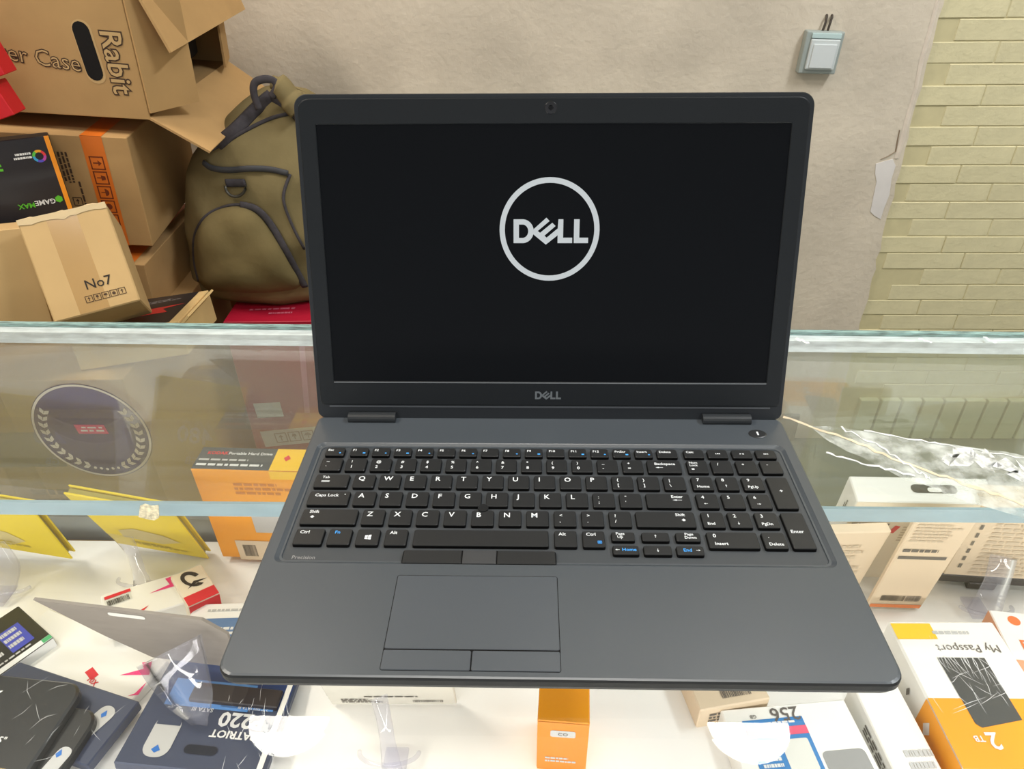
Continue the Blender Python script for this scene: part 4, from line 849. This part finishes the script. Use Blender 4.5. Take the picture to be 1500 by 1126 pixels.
me('screen', [(-SW/2, -.0002, SB), (SW/2, -.0002, SB), (SW/2, -.0002, SB+SH_), (-SW/2, -.0002, SB+SH_)], [(0, 1, 2, 3)], scrm, lid)
me('screen_seam', [(-SW/2, -.00135, SB-.0012), (SW/2, -.00135, SB-.0012), (SW/2, -.00135, SB-.0004), (-SW/2, -.00135, SB-.0004)], [(0, 1, 2, 3)], mat('seam_light', (120, 124, 128), .3, .5), lid)
me('bezel_seam', [(-.178, -.0003, .0052), (.178, -.0003, .0052), (.178, -.0003, .0066), (-.178, -.0003, .0066)], [(0, 1, 2, 3)], mat('seam_dark', (84, 87, 92), .3, .5), lid)
def dell(sc, y, holes=True, ring=True):
    V = []; F = []
    def ad(pts):
        i = len(V); V.extend([((a-628)*sc, y, (563-b)*sc) for a, b in pts]); F.append(tuple(range(i, i+len(pts))))
    if ring:
        n = 72; i = len(V)
        for r_ in (438, 392):
            V.extend([(math.cos(k/n*2*PI)*r_*sc, y, math.sin(k/n*2*PI)*r_*sc*1.015) for k in range(n)])
        F.extend([(i+k, i+(k+1) % n, i+n+(k+1) % n, i+n+k) for k in range(n)])
    out = [(313, 472), (400, 472)]+[(392+98*math.cos(a), 574.5-102.5*math.sin(a)) for a in [PI/2-k/12*PI for k in range(1, 12)]]+[(400, 677), (313, 677)]
    inn = [(360, 517), (396, 517)]+[(392+50*math.cos(a), 574.5-57.5*math.sin(a)) for a in [PI/2-k/12*PI for k in range(1, 12)]]+[(396, 632), (360, 632)]
    i = len(V); m_ = len(out); V.extend([((a-628)*sc, y, (563-b)*sc) for a, b in out+inn]); F.extend([(i+k, i+(k+1) % m_, i+m_+(k+1) % m_, i+m_+k) for k in range(m_)])
    ad([(485, 560), (600, 458), (628, 487), (525, 572), (545, 588), (652, 502), (681, 530), (584, 612), (603, 630), (703, 548), (703, 607), (597, 690), (485, 600)])
    ad([(705, 472), (748, 472), (748, 630), (828, 630), (828, 677), (700, 677), (700, 550)]); ad([(842, 472), (890, 472), (890, 630), (968, 630), (968, 677), (842, 677)])
    return V, F
V, F = dell(.0377/438, -.0004); me('screen_logo', V, F, mat('logo_glow', (150, 155, 158), .5, .2, emit=.85), lid, loc=(-.0009, 0, .1463))
V, F = dell(.0208/655, -.0014, ring=False); me('bezel_logo', V, F, mat('logo_chrome', (118, 122, 124), .3, .5, .5), lid, loc=(-.0009, 0, .0165))
V, F = loft([[(math.cos(k/24*2*PI)*r_, y_, math.sin(k/24*2*PI)*r_) for k in range(24)] for r_, y_ in ((.0045, -.00115), (.0042, -.0014), (.0018, -.00142), (.0016, -.0012))])
me('webcam', V, F, mat('lens_dark', (20, 18, 20), .2, .6), lid, loc=(-.001, 0, .2326))
for s in (-1, 1):
    V, F = loft([[(x_, LY-.0030+.0050*math.cos(k/16*2*PI), LZ-.0022+.0042*math.sin(k/16*2*PI)) for k in range(16)] for x_ in (s*.1430-.0192, s*.1430+.0192)])
    me('hinge', V, F, mat('hinge_grey', (44, 47, 50), .4, .4), lp)
